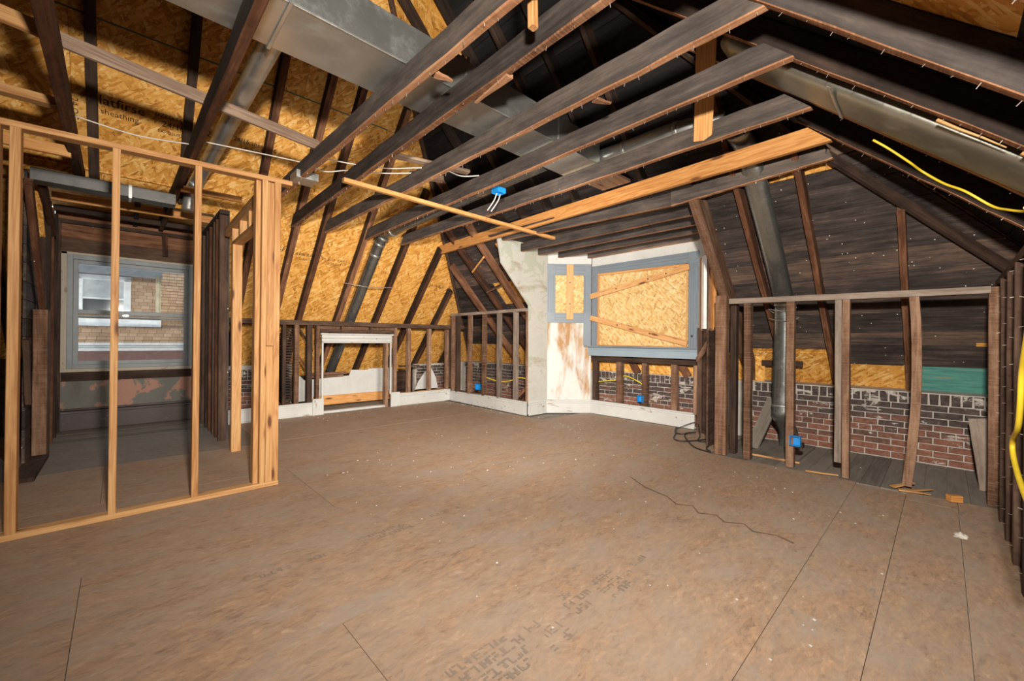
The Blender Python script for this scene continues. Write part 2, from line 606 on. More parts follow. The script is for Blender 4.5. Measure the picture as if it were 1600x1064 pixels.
def clip(pts, planes):
    """Clip polygon to the half spaces n.p <= d."""
    pts = [V(p) for p in pts]
    for n, d in planes:
        n = V(n)
        out = []
        for i in range(len(pts)):
            a, b = pts[i], pts[(i + 1) % len(pts)]
            da, db = n.dot(a) - d, n.dot(b) - d
            if da <= 0:
                out.append(a)
            if da * db < 0:
                out.append(a + (b - a) * (da / (da - db)))
        pts = out
        if len(pts) < 3:
            return []
    return pts


def tube(name, pts, r, mat, parent=None, n=10, smooth_path=True, kind=None, rx=None, side=None, sub=6, sq=1.0):
    """A round (or oval: r by rx) tube along a path."""
    P = [V(p) for p in pts]
    if smooth_path and len(P) > 2:
        Q = []
        for i in range(len(P) - 1):
            p0, p1, p2, p3 = P[max(i - 1, 0)], P[i], P[i + 1], P[min(i + 2, len(P) - 1)]
            for k in range(sub):
                t = k / sub
                Q.append(0.5 * ((2 * p1) + (p2 - p0) * t + (2 * p0 - 5 * p1 + 4 * p2 - p3) * t * t + (3 * p1 - p0 - 3 * p2 + p3) * t ** 3))
        Q.append(P[-1])
        P = Q
    o0 = P[0].copy()
    vs, fs = [], []
    u = V(side) if side else None
    for i, p in enumerate(P):
        t = (P[min(i + 1, len(P) - 1)] - P[max(i - 1, 0)]).normalized()
        if u is None:
            u = V((0, 0, 1)) if abs(t.z) < 0.9 else V((1, 0, 0))
        u = (u - t * u.dot(t)).normalized()
        v = t.cross(u)
        for k in range(n):
            a = 2 * math.pi * k / n
            ca, sa = math.cos(a), math.sin(a)
            ca, sa = math.copysign(abs(ca) ** sq, ca), math.copysign(abs(sa) ** sq, sa)
            vs.append(tuple(p - o0 + u * ca * (rx or r) + v * sa * r))
    for i in range(len(P) - 1):
        for k in range(n):
            j = (k + 1) % n
            fs.append((i * n + k, i * n + j, i * n + n + j, i * n + n + k))
    fs.append(tuple(reversed(range(n))))
    fs.append(tuple((len(P) - 1) * n + k for k in range(n)))
    o = link(name, vs, fs, mat, Matrix.Translation(o0), parent, smooth=True, kind=kind)
    for q in (-1, -2):
        o.data.polygons[q].use_smooth = False
    return o


def many_sticks(name, sticks, mat, parent=None, kind='stuff'):
    """Short square sticks (nails, splinters) joined in one part: (p0, p1, thickness)."""
    vs, fs = [], []
    o0 = V(sticks[0][0])
    for p0, p1, th in sticks:
        m, L = frame(p0, p1)
        b = len(vs)
        for x in (0, L):
            for y, z in ((-1, -1), (1, -1), (1, 1), (-1, 1)):
                vs.append(tuple(m @ V((x, y * th / 2, z * th / 2)) - o0))
        for f in ((0, 3, 2, 1), (4, 5, 6, 7), (0, 1, 5, 4), (1, 2, 6, 5), (2, 3, 7, 6), (3, 0, 4, 7)):
            fs.append(tuple(b + q for q in f))
    return link(name, vs, fs, mat, Matrix.Translation(o0), parent, kind=kind)


def words(name, body, origin, xdir, ydir, size, mat, parent, off=0.0015):
    cu = bpy.data.curves.new(name, 'FONT')
    cu.body = body
    cu.size = size
    cu.extrude = 0.0004
    cu.resolution_u = 2
    cu.materials.append(mat)
    o = bpy.data.objects.new(name, cu)
    COL.objects.link(o)
    x = V(xdir).normalized()
    y = V(ydir)
    y = (y - x * y.dot(x)).normalized()
    z = x.cross(y)
    m = Matrix((x, y, z)).transposed().to_4x4()
    m.translation = V(origin) + z * off
    place(o, m, parent)
    return o


# roof planes (inner faces of the rafters)
def LSz(y): return 9.64 - 1.11 * y
def LSy(z): return (9.64 - z) / 1.11
def FSz(x): return 7.10 - 1.03 * x
def FSx(z): return (7.10 - z) / 1.03
def RSz(y): return 2.234 + 0.94 * y
def RSy(z): return (z - 2.234) / 0.94


NL = V((0, 1.11, 1)).normalized()
NF = V((1.03, 0, 1)).normalized()
NR = V((0, -0.94, 1)).normalized()
DEP = 0.13            # rafter depth
RIDGE = 5.80
OSB_T = 0.012

# ================================================================== FLOOR
floor = link('floor', [(-2.7, -1.6, -0.06), (6.2, -1.6, -0.06), (6.2, 8.45, -0.06), (-2.7, 8.45, -0.06),
                       (-2.7, -1.6, -0.019), (6.2, -1.6, -0.019), (6.2, 8.45, -0.019), (-2.7, 8.45, -0.019)],
             [(0, 3, 2, 1), (4, 5, 6, 7), (0, 1, 5, 4), (1, 2, 6, 5), (2, 3, 7, 6), (3, 0, 4, 7)], M['floor_grey'])
floor['kind'] = 'structure'
MW['floor'] = Matrix()


def floor_panel(x0, x1, y0, y1, name='floor_panel', mat=None, zt=0.0):
    g = 0.0014
    z = zt + R.uniform(-0.0012, 0.0004)
    return prism(name, [(x0 + g, y0 + g, z - 0.018), (x1 - g, y0 + g, z - 0.018), (x1 - g, y1 - g, z - 0.018), (x0 + g, y1 - g, z - 0.018)],
                 0.018, mat or M['osb_floor'], floor, (1, 0, 0))


rows = [(-0.30, -0.085, [-2.6, -0.4, 2.05, 4.50, 4.72]),
        (-0.085, 0.20, [-2.6, -0.4, 2.05, 4.49, 4.72]),
        (0.20, 0.52, [-2.6, -0.9, 1.54, 2.25, 4.66]),
        (0.52, 1.78, [-2.6, -1.74, 0.70, 3.14, 4.72]),
        (1.78, 3.05, [-2.6, -0.135, 2.30, 4.74, 5.80]),
        (3.05, 4.27, [-2.6, -1.30, 1.14, 3.58, 5.80]),
        (4.27, 5.49, [-2.6, -0.10, 2.34, 4.76]),
        (5.49, 7.00, [-2.6, -1.2, 1.20, 3.64, 4.76])]
for y0, y1, xs in rows:
    for a, b in zip(xs, xs[1:]):
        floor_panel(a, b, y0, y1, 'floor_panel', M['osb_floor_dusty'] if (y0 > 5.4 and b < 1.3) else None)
# grey floorboards left bare along the eave on the right and in the dormer on the left
y = -0.30
while y < 1.76:
    wd = R.choice((0.125, 0.135, 0.145))
    y1 = min(y + wd, 1.78)
    floor_panel(4.72, 6.0, y, y1, 'floor_board', M['floor_grey'], -0.006)
    y = y1
y = 7.0
while y < 7.9:
    y1 = min(y + 0.19, 7.93)
    floor_panel(-0.6, 0.9, y, y1, 'floor_board', M['floor_grey'], -0.001)
    y = y1
for k in range(6):
    floor_panel(0.9 + k * 0.65, 0.9 + k * 0.65 + 0.65, 7.0, 7.94, 'floor_board', M['floor_grey'], -0.004)
# worn factory stamps on the sheets: rows of smeared marks, as illegible as in the photograph
def smears(x0, x1, yc, rows_, seed, ch_w=0.026, ch_h=0.036, gap=0.3):
    """rows of worn block characters; strokes only, nothing that can be read"""
    r = random.Random(seed)
    vs, fs = [], []
    for k in range(rows_):
        yb = yc + (rows_ / 2 - k - 1) * ch_h * 1.5
        x = x0 + r.uniform(0, 0.06)
        xe = x1 - r.uniform(0, 0.12)
        while x < xe:
            if r.random() < gap:
                x += ch_w * r.uniform(0.6, 1.6)
                continue
            for q in range(r.choice((2, 3, 3))):
                t = 0.0042
                if r.random() < 0.5:
                    xx, a, b = x + r.choice((0.0, ch_w * 0.7)), yb, yb + ch_h * r.choice((0.5, 1, 1))
                    p = (xx - t, a, xx + t, b)
                else:
                    yy = yb + ch_h * r.choice((0.05, 0.5, 0.95))
                    p = (x, yy - t, x + ch_w * 0.75, yy + t)
                zh = 0.0008 + 0.000006 * len(vs)
                b_ = len(vs)
                vs += [(p[0], p[1], zh), (p[2], p[1], zh), (p[2], p[3], zh), (p[0], p[3], zh)]
                fs.append((b_, b_ + 1, b_ + 2, b_ + 3))
            x += ch_w
    return link('ink_stamp', vs, fs, M['ink_floor'], Matrix(), floor, kind='stuff')


smears(0.52, 0.95, 2.42, 1, 1)
smears(0.98, 1.50, 2.44, 2, 2, gap=0.15)
smears(1.52, 1.92, 2.45, 1, 12)
smears(0.86, 1.20, 1.17, 4, 3, gap=0.12)
smears(1.24, 1.42, 1.15, 3, 4, 0.034, 0.045)
smears(1.48, 1.68, 1.20, 3, 5, gap=0.1)
smears(1.70, 1.98, 1.16, 3, 6, 0.03, 0.04)
smears(2.02, 2.22, 1.18, 1, 7)
# dark water line dried into the floor
zz_ = [(3.35, 1.95), (3.2, 1.72), (3.14, 1.50), (3.04, 1.38), (3.10, 1.28), (3.0, 1.20), (3.06, 1.10), (2.98, 1.02), (3.05, 0.92), (2.97, 0.84), (3.02, 0.72), (2.98, 0.62)]
smear_v, smear_f = [], []
for i_, (x_, y_) in enumerate(zz_):
    w_ = 0.006 + 0.004 * (i_ % 2)
    smear_v += [(x_ - w_, y_, 0.0014), (x_ + w_, y_, 0.0014)]
    if i_:
        smear_f.append((2 * i_ - 2, 2 * i_ - 1, 2 * i_ + 1, 2 * i_))
link('water_stain', smear_v, smear_f, M['stain'], Matrix(), floor)

# ================================================================== ROOF SLOPES
ceil_l = root('ceiling_left', (1.5, 6.0, 3.0), kind='structure')
ceil_f = root('ceiling_front', (4.6, 2.5, 2.6), kind='structure')
ceil_r = root('ceiling_right', (2.5, 0.2, 2.6), kind='structure')
oL = NL * DEP
oF = NF * DEP
oR = NR * DEP
hip_lf = (V((1.03, -1.11, 0)), 7.10 - 9.64 + 0.02)      # left of the left hip: z on FS above z on LS
s_y0, s_z0 = 5.205 - oL.y * 0, 4.062
# left slope: strand board sheets in rows 1.22 m high
dn = V((0, 0.669, -0.743)).normalized()
base = V((0, 5.205, 4.062))


def LP(x, s):
    return V((x, 0, 0)) + base + dn * s


hipL_clip = ((1.03, -1.11, 0), -2.54 + 0.05)
panels_l = []
sheet_cols = {-3: (-2.6, -0.5, 1.94), -2: (-2.6, 0.7, 3.2), -1: (-2.6, -0.9, 1.54, 4.0), 0: (-2.6, -0.35, 2.09, 4.53), 1: (-2.6, -0.6, 0.9, 3.34, 5.9),
              2: (-2.6, -0.6, 0.9, 2.9, 5.4, 6.4), 3: (-2.6, -0.6, 0.9, 3.34, 5.8, 7.0), 4: (-2.6, -0.6, 0.9, 3.3, 5.8, 7.0)}
for rw in range(-2, 5):
    s0, s1 = rw * 1.22, (rw + 1) * 1.22
    if rw == 0:
        s1 = 1.72
    if rw >= 1:
        s0, s1 = 1.72 + (rw - 1) * 1.22, 1.72 + rw * 1.22
    s1 = min(s1, 4.98)
    s0 = max(s0, -2.35)
    if s1 - s0 < 0.05:
        continue
    xs = sheet_cols[rw]
    for a, b in zip(xs, xs[1:]):
        if rw >= 1 and a == -0.6 and b == 0.9:
            continue
        g = 0.0012
        pts = [LP(a + g, s1 - g), LP(b - g, s1 - g), LP(b - g, s0 + g), LP(a + g, s0 + g)]
        pts = clip(pts, [hipL_clip])[::-1]
        if len(pts) >= 3:
            panels_l.append(prism('roof_panel', pts, OSB_T, M['osb'], ceil_l, (1, 0, 0)))
            # prism normal points away from the room
prism('light_block_sheet', [LP(-2.7, 5.0) + NL * 0.03, LP(-0.6, 5.0) + NL * 0.03, LP(-0.6, 1.72) + NL * 0.03, LP(0.9, 1.72) + NL * 0.03, LP(0.9, 5.0) + NL * 0.03,
      LP(7.0, 5.0) + NL * 0.03, LP(7.0, 2.9) + NL * 0.03, LP(2.0, -2.4) + NL * 0.03, LP(-2.7, -2.4) + NL * 0.03], 0.01, M['board_black'], ceil_l, (1, 0, 0))  # unseen sheet behind the panels, added to stop daylight leaking through the joints
# green painted sheet edge seen along one joint
link('edge_paint', [tuple(LP(-2.4, 0.004) - NL * 0.0015), tuple(LP(2.6, 0.004) - NL * 0.0015), tuple(LP(2.6, -0.012) - NL * 0.0015), tuple(LP(-2.4, -0.012) - NL * 0.0015)],
     [(0, 1, 2, 3)], M['green_line'], Matrix(), ceil_l)
# printed grade stamps on the roof sheets
up_l = -dn
st = panels_l[0]
def roof_mark(txt, x, s, size):
    words('printed_stamp', txt, LP(x, s), (1, 0, 0), up_l, size, M['ink'], ceil_l, 0.002)


roof_mark('latfirse', -0.17, 0.74, 0.125)
roof_mark('sheathing', -0.16, 0.83, 0.075)
roof_mark('SIZED FOR', 0.24, 0.70, 0.06)
roof_mark('24/16', 0.30, 0.79, 0.085)
roof_mark('EXPOSURE 1', 0.27, 0.86, 0.045)
roof_mark('15/32', 0.52, 0.76, 0.09)
roof_mark('0.451', 0.72, 0.84, 0.05)
words('printed_stamp', '24 OC', LP(-0.36, 0.75), up_l * -1, (1, 0, 0), 0.075, M['ink'], ceil_l, 0.002)
roof_mark('24/16 sheathing', 0.93, 0.72, 0.07)
roof_mark('PS 2-10', 1.05, 0.80, 0.05)
roof_mark('24/16  SPAN', 1.40, 2.10, 0.085)
roof_mark('APA RATED', 1.86, 2.14, 0.075)
roof_mark('SHEATHING', 1.93, 2.21, 0.05)
roof_mark('PS 2-10  EXP 1', 2.25, 2.16, 0.065)
roof_mark('15/32 CAT', 2.32, 2.23, 0.055)
roof_mark('24/16', 4.28, 2.42, 0.08)
roof_mark('foil/', 4.50, 2.44, 0.10)

# rafters of the left slope
raf_l = [(-1.7, 0.35), (-0.95, 0.35), (-0.21, 2.80), (0.51, 2.80), (1.27, 0.35), (1.77, 0.35), (2.13, 0.35), (2.74, 0.35), (3.45, 0.35), (4.13, 0.35), (4.75, 0.35), (5.45, 0.35)]
up_n = tuple(NL)
for x, z0 in raf_l:
    zt = min(RIDGE - 0.05, 7.10 - 1.03 * x - 0.03)
    if zt < z0:
        continue
    a = V((x, LSy(z0), z0)) + NL * (DEP / 2)
    b = V((x, LSy(zt), zt)) + NL * (DEP / 2)
    timber('rafter', a, b, 0.075, DEP - 0.004, M['rafter'], ceil_l, up_n, 0.003, 14, under=M['rafter_brown'] if x > 1 else None)
# a strip of newer red-brown wood screwed to one rafter, beside the round pipe
timber('sister_board', V((2.80, LSy(0.9), 0.9)) + NL * 0.07, V((2.80, LSy(2.75), 2.75)) + NL * 0.07, 0.022, 0.10, M['pine_orange'], ceil_l, up_n)

# ---- front slope: wide dark boards over strand board
DORM = (1.80, 4.66)


def front_strip(name, s0, s1, mat, ylo=None, yhi=None, off=0.0, thick=0.02):
    """strip between slope heights z0<z1 on the outer face of the front rafters"""
    z0, z1 = s0, s1
    k = DEP + off
    pts = [V((FSx(z0), -3, z0)) + NF * k, V((FSx(z0), 9, z0)) + NF * k, V((FSx(z1), 9, z1)) + NF * k, V((FSx(z1), -3, z1)) + NF * k]
    cl = [((-1.03, 1.11, 0), 9.64 - 7.10 + 0.2), ((-1.119, -1, 0), -5.392 + 0.06)]
    if ylo is not None:
        cl.append(((0, -1, 0), -ylo))
    if yhi is not None:
        cl.append(((0, 1, 0), yhi))
    pts = clip(pts, cl)
    if len(pts) < 3:
        return None
    return prism(name, pts, thick, mat, ceil_f, (0, 1, 0))


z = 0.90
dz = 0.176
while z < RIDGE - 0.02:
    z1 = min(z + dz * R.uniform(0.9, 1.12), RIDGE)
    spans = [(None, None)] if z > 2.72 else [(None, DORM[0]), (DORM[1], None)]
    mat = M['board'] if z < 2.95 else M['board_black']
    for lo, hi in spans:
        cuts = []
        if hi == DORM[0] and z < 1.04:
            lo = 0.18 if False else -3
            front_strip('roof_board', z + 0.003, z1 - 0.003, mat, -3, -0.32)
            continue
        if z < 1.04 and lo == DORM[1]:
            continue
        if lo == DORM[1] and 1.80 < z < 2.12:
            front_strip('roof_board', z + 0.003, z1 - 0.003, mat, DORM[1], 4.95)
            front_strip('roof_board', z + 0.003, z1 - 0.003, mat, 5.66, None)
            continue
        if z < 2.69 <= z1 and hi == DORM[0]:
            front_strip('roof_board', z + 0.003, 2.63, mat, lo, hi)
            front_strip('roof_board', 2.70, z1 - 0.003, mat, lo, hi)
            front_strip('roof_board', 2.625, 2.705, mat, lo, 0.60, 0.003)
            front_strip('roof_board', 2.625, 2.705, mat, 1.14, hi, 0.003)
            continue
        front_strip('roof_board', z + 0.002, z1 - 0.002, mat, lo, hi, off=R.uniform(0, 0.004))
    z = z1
# strand board seen at the foot of the slope, in a gap high up and through a missing board
front_strip('roof_panel', 0.56, 1.00, M['osb'], 0.22, DORM[0], 0.022, 0.012)
front_strip('roof_panel', 0.56, 2.9, M['osb'], -1.4, DORM[0], 0.03, 0.012)
front_strip('roof_panel', 0.56, 2.9, M['osb'], DORM[1], None, 0.03, 0.012)
front_strip('roof_panel', 2.71, RIDGE, M['board_black'], None, None, 0.034, 0.012)  # black backing behind the upper boards, carried down to close a light leak
prism('light_block_sheet', [V((FSx(2.7), -3, 2.7)) + NF * 0.22, V((FSx(2.7), 9, 2.7)) + NF * 0.22, V((FSx(6.0), 9, 6.0)) + NF * 0.22, V((FSx(6.0), -3, 6.0)) + NF * 0.22], 0.01, M['board_black'], ceil_f, (0, 1, 0))  # added out of sight behind the front slope to close light gaps at the hips
front_strip('roof_panel', 4.35, 5.6, M['osb'], 3.72, None, -0.016, 0.012)
front_strip('roof_panel', 0.56, 0.90, M['teal'], -0.9, 0.20, 0.018, 0.014)
front_strip('roof_board', 0.90, 1.12, M['board'], -1.2, 0.74, 0.0, 0.018)
front_strip('knot_hole_patch', 1.115, 1.145, M['osb'], -0.32, -0.22, -0.004, 0.004)
box('blocking', (6.02, 1.18, 0.93), (6.06, 1.62, 1.0), M['stud_dark'], ceil_f)


def front_rafter(y, z0, z1=None, w=0.05, d=DEP, mat=None, x_off=0.0):
    zt = min(9.64 - 1.11 * y, 2.13 + 0.93 * y, RIDGE) - 0.05
    if z1:
        zt = min(z1, zt)
    a = V((FSx(z0), y, z0)) + NF * (DEP - d / 2 + x_off)
    b = V((FSx(zt), y, zt)) + NF * (DEP - d / 2 + x_off)
    return timber('rafter', a, b, w, d - 0.004, mat or M['rafter_brown'], ceil_f, tuple(NF), 0.003, 12)


front_rafter(1.38, 0.72)
front_rafter(0.88, 0.72)
front_rafter(0.245, 0.72)
front_rafter(1.76, 0.74, 2.74, 0.10, 0.20, M['stud_mid'])
front_rafter(5.78, 0.72, None, 0.05, DEP, M['rafter_brown'])
front_rafter(5.24, 0.72, None, 0.05, DEP, M['rafter_brown'])
front_rafter(6.32, 0.72, None, 0.05, DEP, M['rafter_brown'])
front_rafter(4.83, 1.70, 2.74, 0.035, DEP, M['pine_orange'])
front_rafter(4.76, 1.70, 2.74, 0.04, DEP, M['stud'])
for yy in (2.25, 2.7, 3.15, 3.6, 4.05, 4.5):
    front_rafter(yy, 2.80, None, 0.05, DEP, M['rafter'])
# cross pieces between the front rafters in the corner
timber('blocking', (4.36, 5.25, 2.62), (4.50, 5.72, 2.45), 0.03, 0.09, M['pine_orange'], ceil_f, tuple(NF))
timber('blocking', (4.80, 5.30, 2.20), (4.85, 5.75, 2.12), 0.03, 0.06, M['stud'], ceil_f, tuple(NF))

# ---- right slope: dark boards, one strand board sheet, rafters
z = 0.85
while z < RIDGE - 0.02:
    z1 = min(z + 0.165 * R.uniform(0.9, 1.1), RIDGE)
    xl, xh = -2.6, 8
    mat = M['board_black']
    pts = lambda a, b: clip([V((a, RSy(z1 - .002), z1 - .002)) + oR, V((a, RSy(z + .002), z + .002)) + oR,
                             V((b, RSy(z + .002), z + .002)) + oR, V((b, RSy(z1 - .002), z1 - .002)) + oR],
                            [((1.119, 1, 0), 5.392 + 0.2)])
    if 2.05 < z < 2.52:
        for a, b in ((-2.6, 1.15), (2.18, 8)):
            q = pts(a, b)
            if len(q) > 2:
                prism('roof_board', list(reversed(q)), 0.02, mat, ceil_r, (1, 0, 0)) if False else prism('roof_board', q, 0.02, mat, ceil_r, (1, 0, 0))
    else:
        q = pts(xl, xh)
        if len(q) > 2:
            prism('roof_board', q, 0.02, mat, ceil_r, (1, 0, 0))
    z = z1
za, zb = 2.02, 2.62
rp = prism('roof_panel', [V((1.0, RSy(zb), zb)) + oR * 1.02, V((1.0, RSy(za), za)) + oR * 1.02, V((2.3, RSy(za), za)) + oR * 1.02, V((2.3, RSy(zb), zb)) + oR * 1.02],
           0.012, M['osb'], ceil_r, (1, 0, 0))
prism('light_block_sheet', [V((-2.6, RSy(5.8), 5.8)) + oR * 1.3, V((-2.6, RSy(0.8), 0.8)) + oR * 1.3, V((7.0, RSy(0.8), 0.8)) + oR * 1.3, V((7.0, RSy(5.8), 5.8)) + oR * 1.3],
      0.012, M['board_black'], ceil_r, (1, 0, 0))  # unseen backing, added to block sky light between the right-hand boards
words('printed_stamp', '8 T', V((1.86, RSy(2.28), 2.28)) + oR * 1.01, (-1, 0, 0), (0, 1, 0.94), 0.07, M['ink'], ceil_r, 0.004)
nails_r = []
for x in (0.47, 1.30, 1.66, 2.135, 2.66, 3.28, 3.92):
    zt = min(RIDGE, 7.10 - 1.03 * x) - 0.06
    z0 = 0.95
    kx = -0.115 if x == 2.135 else 0.0
    a = V((x + kx * (RSy(z0) - 0.56), RSy(z0), z0)) + NR * (DEP / 2)
    b = V((x + kx * (RSy(zt) - 0.56), RSy(zt), zt)) + NR * (DEP / 2)
    rf = timber('rafter', a, b, 0.05, DEP, M['joist'] if x in (2.135, 2.80) else M['rafter'], ceil_r, tuple(NR), 0.003, 22, under=M['joist_under'])
    k = 0
    zz = 1.7
    while zz < 2.75 and x > 1.5:
        p = V((x + kx * (RSy(zz) - 0.56) + R.uniform(-0.018, 0.018), RSy(zz), zz)) - NR * 0.001
        nails_r.append((p, p - NR * R.uniform(0.006, 0.02) + V((R.uniform(-.008, .008), 0, R.uniform(-.004, .004))), 0.002))
        zz += R.uniform(0.04, 0.11)
many_sticks('nails', nails_r, M['nail'], ceil_r)
# loose splinters left along the rafter edges
for x, z0, L in ((2.69, 2.25, 0.28), (2.17, 1.98, 0.22), (2.69, 2.02, 0.16)):
    p = V((x, RSy(z0), z0)) - NR * 0.008
    timber('splinter', p, p + V((0.01, -0.73 * L, -0.685 * L)), 0.018, 0.012, M['pine'], ceil_r, seg=3, taper=0.3)

# hips
for nm, pts in (('hip_rafter', [(6.21, 8.05, 0.70), (1.30, 3.50, 5.76)]), ('hip_rafter', [(6.10, -1.433, 0.80), (4.20, 0.692, 2.75)]), ('hip_rafter', [(4.20, 0.692, 2.75), (1.30, 3.50, 5.72)])):
    a, b = V(pts[0]), V(pts[1])
    timber(nm, a + V((0.05, 0, 0.06)), b + V((0.05, 0, 0.06)), 0.045, 0.07, M['stud_dark'], ceil_f, jit=0.003, seg=14)
timber('hip_rafter', (5.45, -0.62, 1.62), (4.36, 0.62, 2.74), 0.035, 0.05, M['stud_dark'], ceil_f, jit=0.003, seg=8)
timber('ridge_board', (-2.6, 3.46, 5.80), (1.30, 3.46, 5.80), 0.04, 0.16, M['rafter'], ceil_l)

# ================================================================== OUTER WALLS AND BRICK
wall_f = link('wall_front', [(6.012, -1.6, -0.06), (6.6, -1.6, -0.06), (6.6, 8.1, -0.06), (6.012, 8.1, -0.06),
                             (6.012, -1.6, 0.72), (6.6, -1.6, 0.72), (6.6, 8.1, 0.72), (6.012, 8.1, 0.72)],
              [(0, 3, 2, 1), (4, 5, 6, 7), (0, 1, 5, 4), (1, 2, 6, 5), (2, 3, 7, 6), (3, 0, 4, 7)], M['mortar'])
wall_f['kind'] = 'structure'
MW['wall_front'] = Matrix()
_bm = {}


def brick_mesh(w, h, d, kx):
    key = (round(w, 3), round(h, 3), kx)
    if key not in _bm:
        r = random.Random(hash(key) % 1000)
        a, b = w / 2, h / 2
        c = 0.006
        vs = []
        for z_, ins in ((0.0, 0.0), (d - 0.004, 0.0), (d, c)):
            for sx, sz in ((-1, -1), (1, -1), (1, 1), (-1, 1)):
                vs.append((sx * (a - ins) + r.uniform(-.003, .003), sz * (b - ins) + r.uniform(-.0025, .0025), z_ + r.uniform(-.001, .001)))
        fs = [(8, 9, 10, 11)]
        for q in (0, 4):
            for j in range(4):
                k = (j + 1) % 4
                fs.append((q + j, q + k, q + 4 + k, q + 4 + j))
        me = bpy.data.meshes.new('brick')
        me.from_pydata(vs, [], fs)
        me.materials.append(M['brick'])
        _bm[key] = me
    return _bm[key]


def brick(parent, c, n, t, w, h, d=0.016):
    me = brick_mesh(w, h, d, R.randrange(4))
    o = bpy.data.objects.new('brick', me)
    COL.objects.link(o)
    n, t = V(n), V(t)
    up = V((0, 0, 1))
    m = Matrix((t, up, n)).transposed().to_4x4()
    m.translation = V(c) + n * R.uniform(-0.004, 0.003)
    place(o, m, parent)


def brick_field(parent, x, y0, y1, n, t, soldier=True, z0=0.0, courses=9, along='y'):
    ch = 0.0665
    zz = z0
    for r_ in range(courses):
        hdr = r_ % 6 == 4
        L = 0.106 if hdr else 0.212
        p = y0 - (0.0 if r_ % 2 else L / 2)
        while p < y1:
            a, b = max(p, y0), min(p + L, y1)
            if b - a > 0.04:
                c = (x, (a + b) / 2, zz + ch / 2) if along == 'y' else ((a + b) / 2, x, zz + ch / 2)
                brick(parent, c, n, t, round((b - a) - 0.011, 3), ch - 0.011)
            p += L
        zz += ch
    if soldier:
        p = y0
        while p < y1 - 0.03:
            c = (x, p + 0.038, zz + 0.058) if along == 'y' else (p + 0.038, x, zz + 0.058)
            brick(parent, c, n, t, 0.062, 0.105)
            p += 0.076


for a, b in ((-0.36, 1.72), (2.08, 4.12), (4.86, 6.42)):
    brick_field(wall_f, 6.012, a, b, (-1, 0, 0), (0, -1, 0))
wall_lo = link('wall_left', [(-2.7, 7.97, -0.06), (-0.62, 7.97, -0.06), (-0.62, 8.2, -0.06), (-2.7, 8.2, -0.06),
                             (-2.7, 7.97, 0.95), (-0.62, 7.97, 0.95), (-0.62, 8.2, 0.95), (-2.7, 8.2, 0.95),
                             (0.92, 8.38, -0.06), (6.5, 8.38, -0.06), (6.5, 8.6, -0.06), (0.92, 8.6, -0.06),
                             (0.92, 8.38, 0.55), (6.5, 8.38, 0.55), (6.5, 8.6, 0.55), (0.92, 8.6, 0.55)],
                [tuple(q + b for q in f) for b in (0, 8) for f in ((0, 3, 2, 1), (4, 5, 6, 7), (0, 1, 5, 4), (1, 2, 6, 5), (2, 3, 7, 6), (3, 0, 4, 7))], M['stud_dark'])
wall_lo['kind'] = 'structure'
MW['wall_left'] = Matrix()
box('mortar_bed', (0.93, 7.97, 0.0), (2.2, 8.05, 0.78), M['mortar'], wall_lo)
box('mortar_bed', (4.66, 7.97, 0.0), (5.95, 8.05, 0.70), M['mortar'], wall_lo)
brick_field(wall_lo, 7.97, 1.0, 2.16, (0, -1, 0), (1, 0, 0), True, 0.0, 9, 'x')
brick_field(wall_lo, 6.012, 6.42, 7.9, (-1, 0, 0), (0, -1, 0))
brick_field(wall_lo, 7.97, 4.7, 5.9, (0, -1, 0), (1, 0, 0), False, 0.0, 10, 'x')
wb = link('wall_back', [(-2.72, -1.6, -0.06), (-2.6, -1.6, -0.06), (-2.6, 8.2, -0.06), (-2.72, 8.2, -0.06), (-2.72, -1.6, 6), (-2.6, -1.6, 6), (-2.6, 8.2, 6), (-2.72, 8.2, 6)],
          [(0, 3, 2, 1), (4, 5, 6, 7), (0, 1, 5, 4), (1, 2, 6, 5), (2, 3, 7, 6), (3, 0, 4, 7)], M['stud_dark'])
wb['kind'] = 'structure'
wr0 = link('wall_right', [(-2.7, -1.62, -0.06), (6.3, -1.62, -0.06), (6.3, -1.5, -0.06), (-2.7, -1.5, -0.06), (-2.7, -1.62, 1.0), (6.3, -1.62, 1.0), (6.3, -1.5, 1.0), (-2.7, -1.5, 1.0)],
           [(0, 3, 2, 1), (4, 5, 6, 7), (0, 1, 5, 4), (1, 2, 6, 5), (2, 3, 7, 6), (3, 0, 4, 7)], M['board'])
wr0['kind'] = 'structure'
MW['wall_right'] = Matrix()


# ================================================================== KNEE WALLS
def vstud(parent, x, y, z0, z1, w, d, mat, axis='x', name='stud', bow=0.0, jit=0.002, lean=0.0):
    """upright: w along the wall axis, d across it"""
    if axis == 'x':
        return timber(name, (x, y, z0), (x + lean, y, z1), w, d, mat, parent, (0, 1, 0), jit, 6, bow=bow)
    return timber(name, (x, y, z0), (x, y + lean, z1), d, w, mat, parent, (0, 1, 0), jit, 6, bow=bow)


kl = root('wall_left_knee', (3.2, 7.05, 0), kind='structure')
timber('top_plate', (0.98, 7.045, 1.485), (5.28, 7.045, 1.495), 0.09, 0.075, M['stud_dark'], kl, jit=0.003, seg=12)
for x, w_, m in ((1.62, .05, 'stud_dark'), (1.83, .05, 'stud_dark'), (2.01, .065, 'stud'), (2.20, .08, 'stud_dark'), (2.325, .055, 'stud'), (3.70, .05, 'stud'), (3.985, .06, 'stud'), (4.44, .06, 'stud'), (4.86, .05, 'stud'), (4.93, .05, 'stud_dark')):
    vstud(kl, x, 7.045, 0.2 if x < 2.1 else 0.0, 1.447, w_, 0.085, M[m])
vstud(kl, 3.525, 7.05, 0.0, 1.17, 0.055, 0.09, M['stud'], name='jamb_stud')
for x in (2.725, 3.235):
    vstud(kl, x, 7.045, 1.335, 1.447, 0.045, 0.085, M['stud'], name='cripple_stud')
